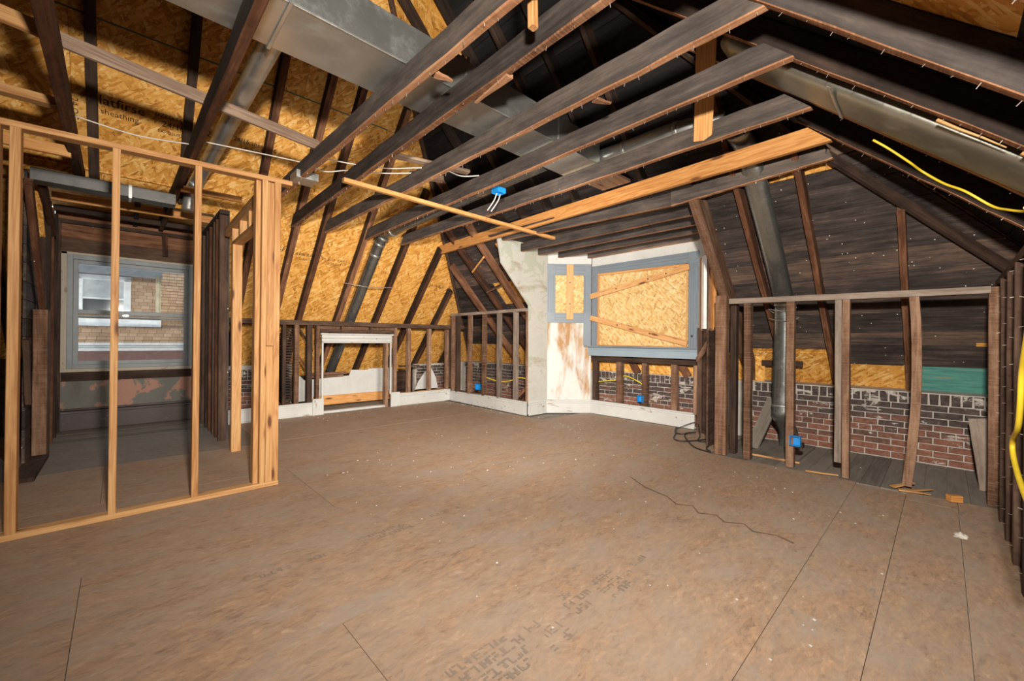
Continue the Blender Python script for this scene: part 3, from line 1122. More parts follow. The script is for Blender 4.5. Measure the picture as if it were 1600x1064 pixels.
timber('header', (2.36, 7.06, 1.365), (3.70, 7.06, 1.365), 0.06, 0.055, M['stud_dark'], kl)
timber('header', (2.36, 7.10, 1.42), (3.70, 7.10, 1.42), 0.025, 0.05, M['stud'], kl)
timber('bottom_plate', (0.98, 7.06, 0.20), (2.24, 7.06, 0.20), 0.07, 0.02, M['stud'], kl)
timber('bottom_plate', (3.72, 7.06, 0.22), (4.90, 7.06, 0.22), 0.07, 0.02, M['pine'], kl, jit=0.006, seg=14)
timber('brace', (3.80, 7.30, 1.44), (3.55, 7.5, 1.12), 0.04, 0.06, M['rafter_brown'], kl)
timber('brace', (2.10, 7.2, 1.40), (2.35, 7.35, 1.02), 0.02, 0.03, M['stud_dark'], kl)
timber('brace', (2.02, 7.3, 1.10), (2.34, 7.32, 0.60), 0.018, 0.03, M['rafter_brown'], kl)
# ends of the old lath of a closet wall that ran back under the eave
laths = []
for xx in (1.66, 1.92):
    for i in range(27):
        zz = 0.27 + i * 0.043
        yb = min(LSy(zz) - 0.1, 7.75)
        laths.append(((xx, 7.12, zz), (xx + R.uniform(-.01, .01), yb, zz + R.uniform(-.01, .01)), 0.011))
vs, fs = [], []
for p0, p1, th in laths:
    m_, L = frame(p0, p1)
    b0 = len(vs)
    for x_ in (0, L):
        for y_, z_ in ((-.055, -.012), (.055, -.012), (.055, .012), (-.055, .012)):
            vs.append(tuple(m_ @ V((x_, y_, z_))))
    for f in ((0, 3, 2, 1), (4, 5, 6, 7), (0, 1, 5, 4), (1, 2, 6, 5), (2, 3, 7, 6), (3, 0, 4, 7)):
        fs.append(tuple(b0 + q for q in f))
link('lath', vs, fs, M['stud_dark'], Matrix(), kl, kind='stuff')

# low white lining behind the knee wall
lin = root('trim_1', (3.2, 7.9, 0), kind='structure')
prism('drywall_sheet', [(2.45, 7.82, 0.19), (4.05, 7.82, 0.19), (4.05, 7.82, 0.66), (3.55, 7.82, 0.655), (3.52, 7.82, 0.63), (3.2, 7.82, 0.645), (3.16, 7.82, 0.54), (2.45, 7.82, 0.50)], 0.012, M['drywall'], lin, (1, 0, 0))
prism('drywall_sheet', [(2.12, 7.55, 0.16), (2.42, 7.55, 0.16), (2.42, 7.55, 0.50), (2.28, 7.55, 0.52), (2.22, 7.55, 0.59), (2.12, 7.55, 0.62)], 0.012, M['drywall'], lin, (1, 0, 0))
prism('drywall_sheet', [(4.42, 7.55, 0.2), (4.98, 7.55, 0.2), (4.93, 7.55, 0.42), (4.82, 7.55, 0.62), (4.66, 7.55, 0.56), (4.50, 7.55, 0.36)], 0.012, M['drywall'], lin, (1, 0, 0))
prism('drywall_sheet', [(5.02, 7.35, 0.2), (5.4, 7.35, 0.2), (5.35, 7.35, 0.35), (5.2, 7.35, 0.52), (5.05, 7.35, 0.46)], 0.012, M['drywall'], lin, (1, 0, 0))
timber('board', (2.42, 7.79, 0.11), (4.05, 7.79, 0.11), 0.02, 0.17, M['pine_orange'], lin)
timber('board', (2.40, 7.76, 0.60), (3.08, 7.76, 0.60), 0.05, 0.045, M['stud'], lin)
timber('board', (2.40, 7.77, 0.55), (3.03, 7.77, 0.55), 0.04, 0.035, M['stud'], lin)
timber('board', (4.02, 7.45, 0.70), (4.45, 7.45, 0.70), 0.09, 0.03, M['stud_dark'], lin)
timber('threshold', (2.42, 7.06, 0.02), (3.50, 7.06, 0.02), 0.10, 0.04, M['white_paint'], lin)

# white cased access opening in the left knee wall
d1 = root('door_1', (2.95, 6.99, 0), kind='structure')
box('casing', (2.372, 6.965, 1.165), (3.60, 6.995, 1.30), M['white_paint'], d1)
timber('casing_cap', (2.35, 6.955, 1.312), (3.62, 6.955, 1.312), 0.06, 0.028, M['white_paint'], d1, ch=0.008)
timber('casing_bead', (2.372, 6.957, 1.245), (3.60, 6.957, 1.245), 0.02, 0.022, M['white_paint'], d1, ch=0.008)
timber('casing_bead', (2.372, 6.958, 1.185), (3.60, 6.958, 1.185), 0.02, 0.014, M['white_paint'], d1, ch=0.006)
box('casing', (2.375, 6.975, 0.235), (2.402, 7.0, 1.165), M['white_paint'], d1)
box('casing', (3.575, 6.975, 0.235), (3.60, 7.0, 1.165), M['white_paint'], d1)
box('plinth_block', (2.235, 6.955, 0.0), (2.405, 6.995, 0.262), M['white_paint'], d1)
box('plinth_block', (3.592, 6.955, 0.0), (3.765, 6.995, 0.262), M['white_paint'], d1)


def baseboard(name, p0, p1, hgt=0.205, inward=(0, -1, 0), sub=True):
    p0, p1, n = V(p0), V(p1), V(inward)
    rt = root(name, tuple((p0 + p1) / 2), kind='structure')
    def strip(nm, zc, h, t, m='white_paint'):
        a = p0 + n * (t / 2) + V((0, 0, zc))
        b = p1 + n * (t / 2) + V((0, 0, zc))
        timber(nm, a, b, t, h, M[m], rt, ch=0.004, jit=0.001, seg=8)
    strip('board', hgt / 2, hgt, 0.02)
    strip('moulding', hgt + 0.012, 0.024, 0.028)
    strip('moulding', hgt - 0.03, 0.012, 0.026)
    strip('quarter_round', 0.012, 0.024, 0.034)
    return rt


baseboard('baseboard_left', (1.0, 7.0, 0), (2.235, 7.0, 0), 0.185)
baseboard('baseboard_left', (3.765, 7.0, 0), (4.915, 7.0, 0))
baseboard('baseboard_front', (4.915, 7.0, 0), (4.83, 4.70, 0), 0.205, (-1, 0, 0))
baseboard('baseboard_front', (4.83, 4.68, 0), (5.275, 4.68, 0), 0.205, (0, -1, 0))
nd = V((0.57, -0.51, 0)).normalized()
nin = V((nd.y, -nd.x, 0))
baseboard('baseboard_front', (5.275, 4.68, 0), (5.85, 4.17, 0), 0.205, tuple(nin))
baseboard('baseboard_front', (5.85, 4.17, 0), (5.86, 2.40, 0), 0.205, (-1, 0, 0))

# front knee wall, left of the dormer
kf = root('wall_front_knee', (4.85, 5.8, 0), kind='structure')
timber('top_plate', (4.90, 6.90, 1.735), (4.83, 4.72, 1.735), 0.09, 0.05, M['stud_grey'], kf, jit=0.003, seg=10)
for y_, m in ((6.80, 'stud'), (6.64, 'stud_dark'), (6.26, 'stud'), (5.83, 'stud'), (5.42, 'stud_grey'), (5.00, 'stud_grey'), (4.70, 'stud')):
    xw = 4.86
    vstud(kf, xw, y_, 0.22, 1.71, 0.05, 0.09, M[m], 'y')
timber('bottom_plate', (4.90, 6.9, 0.222), (4.86, 4.74, 0.222), 0.07, 0.02, M['stud'], kf, jit=0.004)
timber('brace', (5.2, 5.25, 0.25), (5.25, 4.85, 0.62), 0.04, 0.06, M['rafter_brown'], kf)

# front knee wall on the right
kr = root('wall_front_knee', (4.82, 0.7, 0), kind='structure')
timber('top_plate', (4.815, 1.60, 1.667), (4.80, -0.25, 1.637), 0.09, 0.055, M['stud_grey'], kr, jit=0.003, seg=8)
vstud(kr, 4.79, 1.675, 0.0, 1.735, 0.115, 0.09, M['stud'], 'y', 'post')
vstud(kr, 4.95, 1.60, 0.0, 1.70, 0.06, 0.09, M['stud_dark'], 'y')
vstud(kr, 4.815, 1.42, 0.0, 1.64, 0.065, 0.085, M['stud'], 'y')
vstud(kr, 4.815, 1.037, 0.0, 1.637, 0.065, 0.085, M['stud'], 'y')
vstud(kr, 4.815, 0.663, 0.13, 1.63, 0.05, 0.085, M['stud_grey'], 'y')
vstud(kr, 4.815, 0.607, 0.0, 1.63, 0.052, 0.085, M['stud'], 'y')
timber('stud', (4.815, 0.205, 0.03), (4.815, 0.165, 1.625), 0.085, 0.062, M['stud'], kr, (0, 1, 0), 0.002, 8, bow=0.0, sag=0.035)
vstud(kr, 4.815, -0.275, 0.0, 1.66, 0.07, 0.09, M['stud'], 'y', 'post')
for a, b in (((4.74, 0.29, 0.012), (4.86, 0.16, 0.05)), ((4.70, 0.25, 0.008), (4.73, 0.06, 0.012)), ((4.72, 0.2, 0.01), (4.88, 0.05, 0.016))):
    timber('shim', a, b, 0.05, 0.012, M['pine'], kr, seg=2, taper=0.4)
timber('strip', (4.80, 0.66, 0.006), (4.74, 0.90, 0.006), 0.03, 0.012, M['pine'], kr, seg=2)

# right knee wall beside the camera
kw = root('wall_right_knee', (3.2, -0.32, 0), kind='structure')
timber('top_plate', (5.0, -0.33, 1.70), (1.2, -0.33, 1.72), 0.09, 0.05, M['stud_dark'], kw, seg=10)
nl = []
for i, x in enumerate((4.42, 4.02, 3.62, 3.20, 2.80, 2.40)):
    vstud(kw, x, -0.32, 0.0, 1.68, 0.05, 0.09, M['stud_dark'], 'x')
    zz = 0.1
    while zz < 1.65:
        p = V((x + R.uniform(-.015, .015), -0.274, zz))
        nl.append((p, p + V((R.uniform(-.01, .01), 0.015, R.uniform(-.004, .004))), 0.0022))
        zz += R.uniform(0.09, 0.2)
many_sticks('nails', nl, M['nail'], kw)
for k in range(9):
    z0 = 0.02 + k * 0.19
    box('board', (2.0, -0.56, z0), (5.6, -0.54, z0 + 0.183), M['board'], kw)

# ================================================================== FRONT DORMER (bay)
bay = root('wall_front_bay', (5.4, 3.3, 0), kind='structure')


def wallpoly(pts, thick, mat, name='plaster'):
    return prism(name, pts, thick, mat, bay)


# left cheek, following the rake of the roof
wallpoly([(5.275, 4.68, 0.2), (5.275, 4.68, 2.80), (4.12, 4.68, 2.80), (4.20, 4.68, 2.42), (4.50, 4.68, 2.12), (4.815, 4.68, 1.80), (4.83, 4.68, 0.2)][::-1], -0.025, M['plaster'])
A45, B45 = V((5.275, 4.68, 0)), V((5.85, 4.17, 0))
wallpoly([A45 + V((0, 0, 0.2)), B45 + V((0, 0, 0.2)), B45 + V((0, 0, 1.60)), A45 + V((0, 0, 1.60))], -0.025, M['plaster_white'], 'plaster')
wallpoly([A45 + V((0, 0, 1.60)), B45 + V((0, 0, 1.60)), B45 + V((0, 0, 2.80)), A45 + V((0, 0, 2.80))], -0.025, M['drywall'], 'plaster')
wallpoly([(5.87, 4.17, 1.0), (5.87, 2.38, 1.0), (5.87, 2.38, 2.80), (5.87, 4.17, 2.80)], -0.025, M['drywall'])
C45, D45 = V((5.87, 2.38, 0)), V((5.30, 1.92, 0))
e = (D45 - C45)
for s0, s1, z0, z1, m in ((0, 0.2, 1.35, 2.66, 'drywall'), (0.2, 1, 2.36, 2.66, 'drywall'), (0.0, 1, 0.0, 1.38, 'stud_dark')):
    a, b = C45 + e * s0, C45 + e * s1
    wallpoly([a + V((0, 0, z0)), b + V((0, 0, z0)), b + V((0, 0, z1)), a + V((0, 0, z1))], -0.025, M[m], 'plaster' if m == 'drywall' else 'board')
wallpoly([(5.30, 1.92, 0.0), (4.95, 1.90, 0.0), (4.95, 1.90, 1.36), (5.30, 1.92, 1.36)], -0.02, M['stud_dark'], 'board')
box('board', (6.10, 1.6, 1.05), (6.14, 4.9, 2.9), M['board'], bay)  # unseen outer board behind the bay, added against light leaks
prism('roof_panel', [(6.09, 4.9, 0.70), (6.09, 1.6, 0.70), (6.09, 1.6, 1.08), (6.09, 4.9, 1.08)], -0.01, M['osb'], bay, (0, -1, 0))
# studs under the bay window
timber('top_plate', (5.90, 4.16, 0.93), (5.90, 2.36, 0.93), 0.09, 0.07, M['stud_dark'], bay, seg=8)
for y_, w_, m in ((4.10, .09, 'stud_dark'), (3.63, .10, 'stud'), (3.185, .08, 'stud'), (2.715, .085, 'stud'), (2.40, .06, 'stud')):
    vstud(bay, 5.905, y_, 0.2, 0.90, w_, 0.085, M[m], 'y')
for y_ in (3.42, 2.62):
    timber('brace', (6.0, y_ + 0.12, 1.0), (6.0, y_ - 0.06, 0.72), 0.03, 0.11, M['rafter_brown'], bay, (0, 1, 0))
timber('stud', (5.72, 2.27, 0.0), (5.72, 2.27, 1.42), 0.10, 0.06, M['stud_dark'], bay, (0, 1, 0))
timber('stud', (5.40, 1.98, 0.0), (5.40, 1.98, 1.40), 0.08, 0.08, M['stud_dark'], bay, (0, 1, 0))
timber('board', (5.76, 2.28, 1.30), (5.32, 1.93, 1.30), 0.03, 0.22, M['stud_dark'], bay)
timber('brace', (5.68, 2.30, 0.98), (5.22, 1.92, 1.33), 0.03, 0.07, M['stud'], bay)
# ceiling of the bay
cb = root('ceiling_bay', (5.2, 3.3, 2.75), kind='structure')
for i in range(11):
    x0 = 4.02 + i * 0.2
    box('ceiling_board', (x0, 1.75, 2.80), (x0 + 0.195, 4.75, 2.82), M['board'], cb)
for x in (4.66, 5.06, 5.46, 5.84):
    timber('ceiling_joist', (x, 1.86, 2.715), (x - 0.02, 4.70, 2.715), 0.05, 0.13, M['joist'], cb, under=M['joist_under'], jit=0.003, seg=10)
# window 2: main bay window, boarded over
w2 = root('window_2', (5.85, 3.25, 1.7), kind='structure')
def cas(name, y0, y1, z0, z1, x0=5.815, x1=5.845, m='blue_paint', par=None):
    return box(name, (x0, y0, z0), (x1, y1, z1), M[m], par or w2)


cas('casing', 4.0, 4.13, 1.15, 2.345)
cas('casing', 2.345, 2.485, 1.15, 2.345)
cas('casing', 2.345, 4.13, 2.345, 2.50)
for y0, y1 in ((4.02, 4.035), (4.06, 4.07), (4.095, 4.11), (2.365, 2.38), (2.41, 2.42), (2.445, 2.46)):
    cas('casing_bead', y0, y1, 1.15, 2.34, 5.803, 5.816)
for z0, z1 in ((2.36, 2.378), (2.41, 2.42), (2.455, 2.475)):
    cas('casing_bead', 2.49, 4.0, z0, z1, 5.803, 5.816)
for yc in (4.065, 2.415):
    for (r0, dp) in ((0.058, 0.024), (0.04, 0.030), (0.018, 0.036)):
        tube('rosette', [(5.822, yc, 2.425), (5.845 - dp - 0.02, yc, 2.425)], r0, M['blue_paint'], w2, 16, False)
box('sill', (5.755, 2.30, 1.128), (5.86, 4.30, 1.152), M['blue_paint'], w2)
box('apron', (5.815, 2.335, 0.985), (5.85, 4.28, 1.128), M['blue_light'], w2)
box('apron', (5.806, 2.335, 1.085), (5.815, 4.28, 1.11), M['blue_light'], w2)
tube('bolt', [(5.816, 2.43, 1.31), (5.800, 2.43, 1.31)], 0.016, M['black_plastic'], w2, 8, False)
# window 3: narrow angled window, boarded over
w3 = root('window_3', tuple((A45 + B45) / 2 + V((0, 0, 2.0))), kind='structure')
t45 = nd


def c45(name, s0, s1, z0, z1, d0, d1, m='blue_paint', par=None, mat=None):
    a = A45 + t45 * s0
    b = A45 + t45 * s1
    mid = nin * ((d0 + d1) / 2)
    if (s1 - s0) > (z1 - z0):
        return timber(name, a + mid + V((0, 0, (z0 + z1) / 2)), b + mid + V((0, 0, (z0 + z1) / 2)), d1 - d0, z1 - z0, mat or M[m], par or w3, ch=0.002, jit=0, seg=1)
    c = (a + b) / 2 + mid
    return timber(name, c + V((0, 0, z0)), c + V((0, 0, z1)), s1 - s0, d1 - d0, mat or M[m], par or w3, tuple(nin), ch=0.002, jit=0, seg=1)


c45('casing', 0.0, 0.145, 1.54, 2.545, 0.0, 0.03)
c45('casing', 0.635, 0.76, 1.16, 2.545, 0.0, 0.03)
c45('casing', 0.145, 0.635, 2.355, 2.545, 0.0, 0.03)
c45('casing', 0.145, 0.635, 1.54, 1.71, 0.0, 0.03)
for s0 in (0.02, 0.065, 0.105, 0.655, 0.70, 0.735):
    c45('casing_bead', s0, s0 + 0.014, 1.72, 2.35, 0.03, 0.042)
for z0 in (2.38, 2.44, 2.50, 1.57, 1.62, 1.675):
    c45('casing_bead', 0.15, 0.63, z0, z0 + 0.016, 0.03, 0.042)
for sc_, zc in ((0.072, 2.45), (0.072, 1.62), (0.70, 2.45)):
    p = A45 + t45 * sc_ + V((0, 0, zc))
    for r0, dp in ((0.062, 0.036), (0.044, 0.044), (0.02, 0.05)):
        tube('rosette', [p + nin * 0.02, p + nin * dp], r0, M['blue_paint'], w3, 16, False)
# boards screwed over the two windows
o = prism('window_board', [(5.812, 4.005, 1.165), (5.812, 4.005, 2.325), (5.812, 2.49, 2.30), (5.812, 2.49, 1.155)][::-1], -0.011, M['osb_pale'], None, (0, 1, 0))
tag(o, 'large strand board sheet screwed over the main bay window', 'board')
for z0, z1, y0, y1 in ((2.325, 2.345, 2.49, 4.0),):
    pass
fr = root('window_board_frame', (5.82, 3.25, 1.16), 'pale pine strips edging the board over the main bay window', 'frame')
timber('strip', (5.794, 4.0, 2.345), (5.794, 2.485, 2.317), 0.012, 0.035, M['pine_orange'], fr)
timber('strip', (5.794, 3.985, 1.175), (5.794, 3.985, 2.32), 0.012, 0.035, M['pine'], fr, (0, 1, 0))
timber('strip', (5.794, 2.502, 1.175), (5.794, 2.502, 2.295), 0.012, 0.022, M['pine'], fr, (0, 1, 0))
timber('strip', (5.794, 4.0, 1.165), (5.794, 2.5, 1.158), 0.012, 0.018, M['pine'], fr)
o = c45('window_board', 0.148, 0.632, 1.712, 2.352, 0.004, 0.012, mat=M['osb_pale'])
o.parent = None
o.matrix_local = MW[o.name]
tag(o, 'small strand board sheet covering the narrow angled bay window', 'board')


def screwed(lbl, p0, p1, h, screws, inward, t=0.022):
    rt = root('brace_board', p0, lbl, 'plank')
    timber('plank', p0, p1, t, h, M['pine'], rt, jit=0.001, seg=4)
    for k in screws:
        p = V(p0).lerp(V(p1), k) + V(inward) * t * 0.5
        tube('screw', [p, p + V(inward) * 0.006], 0.011, M['black_plastic'], rt, 8, False)
    return rt


screwed('pine plank slanting up to the right across the big boarded window', (5.774, 4.13, 1.985), (5.774, 2.46, 2.285), 0.085, (0.30, 0.63, 0.80), (-1, 0, 0))
screwed('pine plank slanting down to the right across the big boarded window', (5.774, 4.13, 1.625), (5.774, 2.485, 1.205), 0.085, (0.32, 0.66), (-1, 0, 0))
pa = A45 + t45 * 0.388 + nin * 0.056
rt = root('brace_board', tuple(pa + V((0, 0, 1.6))), 'upright pine plank over the small angled bay window', 'plank')
timber('plank', pa + V((0, 0, 1.595)), pa + V((0, 0, 2.53)), 0.12, 0.022, M['pine'], rt, tuple(nin), 0.001, 4)
for zz in (2.22, 1.86):
    p = pa + nin * 0.011 + V((0, 0, zz))
    tube('screw', [p, p + nin * 0.006], 0.011, M['black_plastic'], rt, 8, False)
# window 4: sliver of an unboarded sash at the right of the bay
w4 = root('window_4', tuple(C45.lerp(D45, 0.6) + V((0, 0, 1.9))), kind='structure')
def w4bar(nm, s, z0, z1, w_, m, off=0.0):
    p = C45 + e * s + V((0, 0, 0)) + V((-0.6, 0.75, 0)) * off
    timber(nm, p + V((0, 0, z0)), p + V((0, 0, z1)), w_, 0.04, M[m], w4, tuple(V((-0.63, 0.77, 0))), 0, 1)


w4bar('casing', 0.22, 1.38, 2.36, 0.05, 'pine_orange')
w4bar('frame', 0.34, 1.38, 2.36, 0.05, 'stud', 0.02)
w4bar('sash', 0.50, 1.40, 2.36, 0.09, 'white_trim', 0.03)
w4bar('frame', 0.66, 1.38, 2.36, 0.05, 'stud')
w4bar('frame', 0.85, 1.38, 2.36, 0.10, 'pine_orange')
a, b = C45 + e * 0.2, C45 + e * 1.0
prism('pane', [a + V((0.03, -0.03, 1.38)), b + V((0.03, -0.03, 1.38)), b + V((0.03, -0.03, 2.36)), a + V((0.03, -0.03, 2.36))], -0.004, M['glass'], w4)

# ================================================================== LEFT DORMER
ld = root('wall_left_dormer', (0.15, 7.9, 0), kind='structure')
box('wall_board', (-0.62, 7.93, 0.0), (0.92, 7.97, 0.80), M['grey_panel'], ld)
box('wall_board', (-0.62, 7.93, 2.33), (0.92, 7.96, 2.53), M['stud_dark'], ld)
box('wall_board', (-0.62, 7.925, 2.53), (0.92, 7.955, 3.0), M['rafter_brown'], ld)
box('wall_board', (-0.64, 7.94, 0.79), (-0.54, 7.97, 2.34), M['stud_dark'], ld)
box('wall_board', (0.79, 7.94, 0.79), (0.92, 7.97, 2.34), M['stud_dark'], ld)
timber('plate', (-0.62, 7.90, 2.735), (0.92, 7.90, 2.745), 0.07, 0.05, M['rafter'], ld)
box('picture_rail', (-0.56, 7.905, 0.645), (0.86, 7.932, 0.775), M['stud_dark'], ld)
timber('cripple_stud', (0.47, 7.87, 2.42), (0.46, 7.87, 2.72), 0.06, 0.06, M['rafter_brown'], ld, (0, 1, 0))
bb = root('baseboard_back', (0.15, 7.9, 0), kind='structure')
box('board', (-0.56, 7.895, 0.0), (0.86, 7.93, 0.22), M['dark_trim'], bb)
timber('moulding', (-0.56, 7.89, 0.235), (0.86, 7.89, 0.235), 0.045, 0.035, M['dark_trim'], bb)
timber('moulding', (-0.56, 7.905, 0.27), (0.86, 7.905, 0.27), 0.03, 0.025, M['dark_trim'], bb)
# cheeks
for k in range(9):
    y0 = 6.0 + k * 0.215
    z_t = 2.78
    box('cheek_board', (0.935, y0, 0.0), (0.955, y0 + 0.21, z_t), M['board'], ld)
for y_, m, w_ in ((5.96, 'stud_dark', .05), (6.22, 'rafter_brown', .05), (6.42, 'stud_dark', .09), (6.72, 'rafter_brown', .05), (7.0, 'stud_dark', .05), (7.35, 'stud_dark', .05), (7.7, 'stud_dark', .06)):
    vstud(ld, 0.885, y_, 0.0, 2.70, w_, 0.08, M[m], 'y')
timber('plate', (0.885, 5.9, 2.73), (0.885, 7.9, 2.73), 0.09, 0.05, M['rafter'], ld)
for k in range(16):
    z0 = 0.0 + k * 0.175
    box('cheek_board', (-0.665, 5.95, z0), (-0.645, 7.95, z0 + 0.17), M['board'], ld)
for y_, m, w_ in ((7.82, 'stud_dark', .06), (7.45, 'stud_dark', .05), (7.1, 'rafter_brown', .05), (6.8, 'stud_dark', .05)):
    vstud(ld, -0.60, y_, 0.0, 2.72, w_, 0.08, M[m], 'y')
timber('brace', (-0.60, 5.6, 2.60), (-0.60, 6.62, 1.55), 0.05, 0.12, M['rafter_brown'], ld)
timber('brace', (-0.56, 6.05, 2.72), (-0.56, 7.0, 2.42), 0.05, 0.09, M['rafter_brown'], ld)
timber('stud', (-0.585, 6.40, 0.0), (-0.585, 6.40, 1.50), 0.10, 0.26, M['stud'], ld, (0, 1, 0))
timber('brace', (-0.60, 5.72, 0.62), (-0.60, 5.55, 1.20), 0.04, 0.06, M['stud_dark'], ld)
box('cheek_plate', (-0.66, 5.3, 0.0), (-0.52, 6.3, 0.035), M['stud_dark'], ld)
# ceiling of the dormer
cd = root('ceiling_dormer', (0.15, 7.0, 2.8), kind='structure')
prism('ceiling_panel', [(-0.66, 6.15, 2.97), (0.95, 6.15, 2.97), (0.95, 8.05, 2.94), (-0.66, 8.05, 2.94)], 0.012, M['osb'], cd, (1, 0, 0))
timber('ceiling_board', (-0.56, 6.80, 2.79), (0.88, 6.70, 2.79), 0.035, 0.09, M['pine_orange'], cd)
timber('ceiling_joist', (-0.6, 7.45, 2.80), (0.9, 7.45, 2.80), 0.05, 0.07, M['rafter'], cd)
timber('ceiling_joist', (0.14, 6.5, 2.84), (0.14, 7.9, 2.83), 0.05, 0.07, M['rafter'], cd)

# window 1, the only one that lets daylight in
w1 = root('window_1', (0.12, 7.93, 0.8), kind='structure')
Y0, Y1 = 7.885, 7.95
box('casing', (-0.565, 7.89, 0.80), (-0.51, 7.94, 2.345), M['tan_trim'], w1)
box('casing', (-0.565, 7.89, 2.315), (0.80, 7.94, 2.345), M['tan_trim'], w1)
box('casing', (-0.565, 7.86, 0.765), (0.80, 7.94, 0.81), M['tan_trim'], w1)
box('frame', (-0.51, Y0, 0.81), (-0.455, Y1, 2.315), M['vinyl'], w1)
box('frame', (0.74, Y0, 0.81), (0.79, Y1, 2.315), M['vinyl'], w1)
box('frame', (-0.455, Y0, 2.255), (0.74, Y1, 2.315), M['vinyl'], w1)
box('frame', (-0.455, Y0, 0.81), (0.74, Y1, 0.86), M['vinyl'], w1)
def sash(y0, y1, z0, z1):
    s_ = box('sash', (-0.455, y0, z0), (-0.405, y1, z1), M['vinyl'], w1)
    box('rail', (0.69, y0, z0), (0.74, y1, z1), M['vinyl'], s_)
    box('rail', (-0.405, y0, z0), (0.69, y1, z0 + 0.05), M['vinyl'], s_)
    box('rail', (-0.405, y0, z1 - 0.05), (0.69, y1, z1), M['vinyl'], s_)
    box('pane', (-0.405, (y0 + y1) / 2 - 0.002, z0 + 0.05), (0.69, (y0 + y1) / 2 + 0.002, z1 - 0.05), M['glass'], s_)


sash(7.90, 7.922, 0.86, 1.59)
sash(7.924, 7.946, 1.545, 2.255)

# ================================================================== LUMBER PARTITION
pt = root('stud_partition', (0.2, 3.885, 0), 'new pine stud partition, bare frame with open bays before the window', 'partition')
PY = 3.885


def pstud(x, z0=0.038, z1=2.49, w_=0.04, dy=0.0, name='stud'):
    return timber(name, (x - 0.004, PY + dy, z0), (x + 0.004, PY + dy, z1), w_, 0.089, M['pine'], pt, (0, 1, 0), 0.0008, 4)


timber('top_plate', (-1.5, PY, 2.463), (1.055, PY, 2.552), 0.089, 0.038, M['pine'], pt, jit=0.001, seg=4)
timber('bottom_plate', (-1.5, PY, 0.019), (0.965, PY, 0.019), 0.089, 0.038, M['pine'], pt, jit=0.001, seg=4)
for x, zt in ((-0.545, 2.475), (-0.468, 2.48), (-0.96, 2.46), (-0.03, 2.495), (0.412, 2.51), (0.85, 2.525), (0.943, 2.53)):
    pstud(x, 0.038, zt, 0.046 if x in (0.943, -0.468) else 0.04)
pstud(0.808, 0.038, 2.52, 0.036, 0.03)
timber('blocking', (0.896, PY + 0.004, 0.04), (0.896, PY + 0.004, 1.16), 0.05, 0.085, M['pine'], pt, (0, 1, 0), 0.0008, 3)
timber('blocking', (0.896, PY - 0.002, 1.165), (0.896, PY - 0.002, 2.515), 0.05, 0.085, M['pine'], pt, (0, 1, 0), 0.0008, 3)
# return wall with the door opening
timber('top_plate', (0.915, 3.93, 2.475), (0.915, 5.75, 2.44), 0.089, 0.06, M['pine'], pt, jit=0.001)
timber('top_plate', (0.915, 3.93, 2.528), (0.915, 5.75, 2.49), 0.089, 0.038, M['pine'], pt, jit=0.001)
timber('header', (0.915, 3.93, 2.26), (0.915, 5.36, 2.26), 0.089, 0.038, M['pine'], pt, jit=0.001)
for y_ in (4.15, 4.55, 4.95, 5.34):
    timber('cripple_stud', (0.915, y_, 2.28), (0.915, y_, 2.455), 0.089, 0.038, M['pine'], pt, (0, 1, 0), 0.001, 2)
timber('jamb_stud', (0.915, 5.30, 0.0), (0.915, 5.30, 2.24), 0.089, 0.038, M['pine'], pt, (0, 1, 0), 0.001, 4)
timber('stud', (0.915, 5.34, 0.0), (0.915, 5.34, 2.455), 0.089, 0.038, M['pine'], pt, (0, 1, 0), 0.001, 4)

# ================================================================== CEILING JOISTS
def joist(lbl, x0, x1, y0, y1, mat, under, h=0.155, w_=0.05, z=2.77, nails=True, cut=0.0):
    rt = root('ceiling_joist', ((x0 + x1) / 2, (y0 + y1) / 2, z), lbl, 'joist')
    a, b = (x0 - w_ / 2, y0, z + h / 2), (x1 - w_ / 2, y1, z + h / 2)
    bm_ = timber('beam', a, b, w_, h, mat, rt, jit=0.004 if under else 0.0015, seg=26, under=under, ch=0.006 if under else 0.003)
    L_ = y1 - y0
    for v in bm_.data.vertices:          # both ends are sawn to the pitch of the rafters
        rise = max(0.0, v.co.z + h / 2)
        if v.co.x < 0.001:
            v.co.x += rise * 1.0
        elif v.co.x > L_ - 0.001 and z > 2.7 and lbl.find('dormer') < 0:
            v.co.x -= rise * 0.8
    if under and nails and lbl.find('dormer') < 0:
        st_ = []
        p = 0.05
        while p < y1 - y0 - 0.1:
            t = p / (y1 - y0)
            q = V((x0 + (x1 - x0) * t - R.uniform(0.004, w_ * 0.9), y0 + p, z + 0.004))
            st_.append((q, q + V((R.uniform(-.006, .006), R.uniform(-.006, .006), -R.uniform(0.012, 0.028))), 0.0028))
            p += R.uniform(0.05, 0.2)
        many_sticks('nails', st_, M['nail'], rt)
    return rt


JM, JU = M['joist'], M['joist_under']
RMd = M['rafter']
joist('dark joist over the left end of the pine partition', -0.235, -0.275, 0.6, 6.2, M['rafter_brown'], None, z=2.77, w_=0.062)
j0 = joist('dark joist running to the dormer window behind the pine partition', 0.50, 0.435, 0.6, 7.80, M['rafter'], M['rafter_brown'])
j1 = joist('dark joist just right of the partition corner, chipped lower edge', 1.33, 1.26, 0.57, 6.15, JM, JU)
j2 = joist('dark joist second right of the partition corner', 1.61, 1.74, 0.57, 6.22, JM, JU)
j3 = joist('dark joist third right of the partition corner, first whose right end shows', 2.185, 2.175, 0.56, 6.32, JM, JU)
j4 = joist('dark joist above the blue ceiling box', 2.665, 2.775, 0.56, 6.24, JM, JU)
j5 = joist('dark joist next to the new orange joist', 3.32, 3.345, 0.60, 6.12, JM, JU)
j6 = joist('new orange fir joist nearest the bay', 3.955, 4.19, 0.59, 6.40, M['pine_orange'], None)
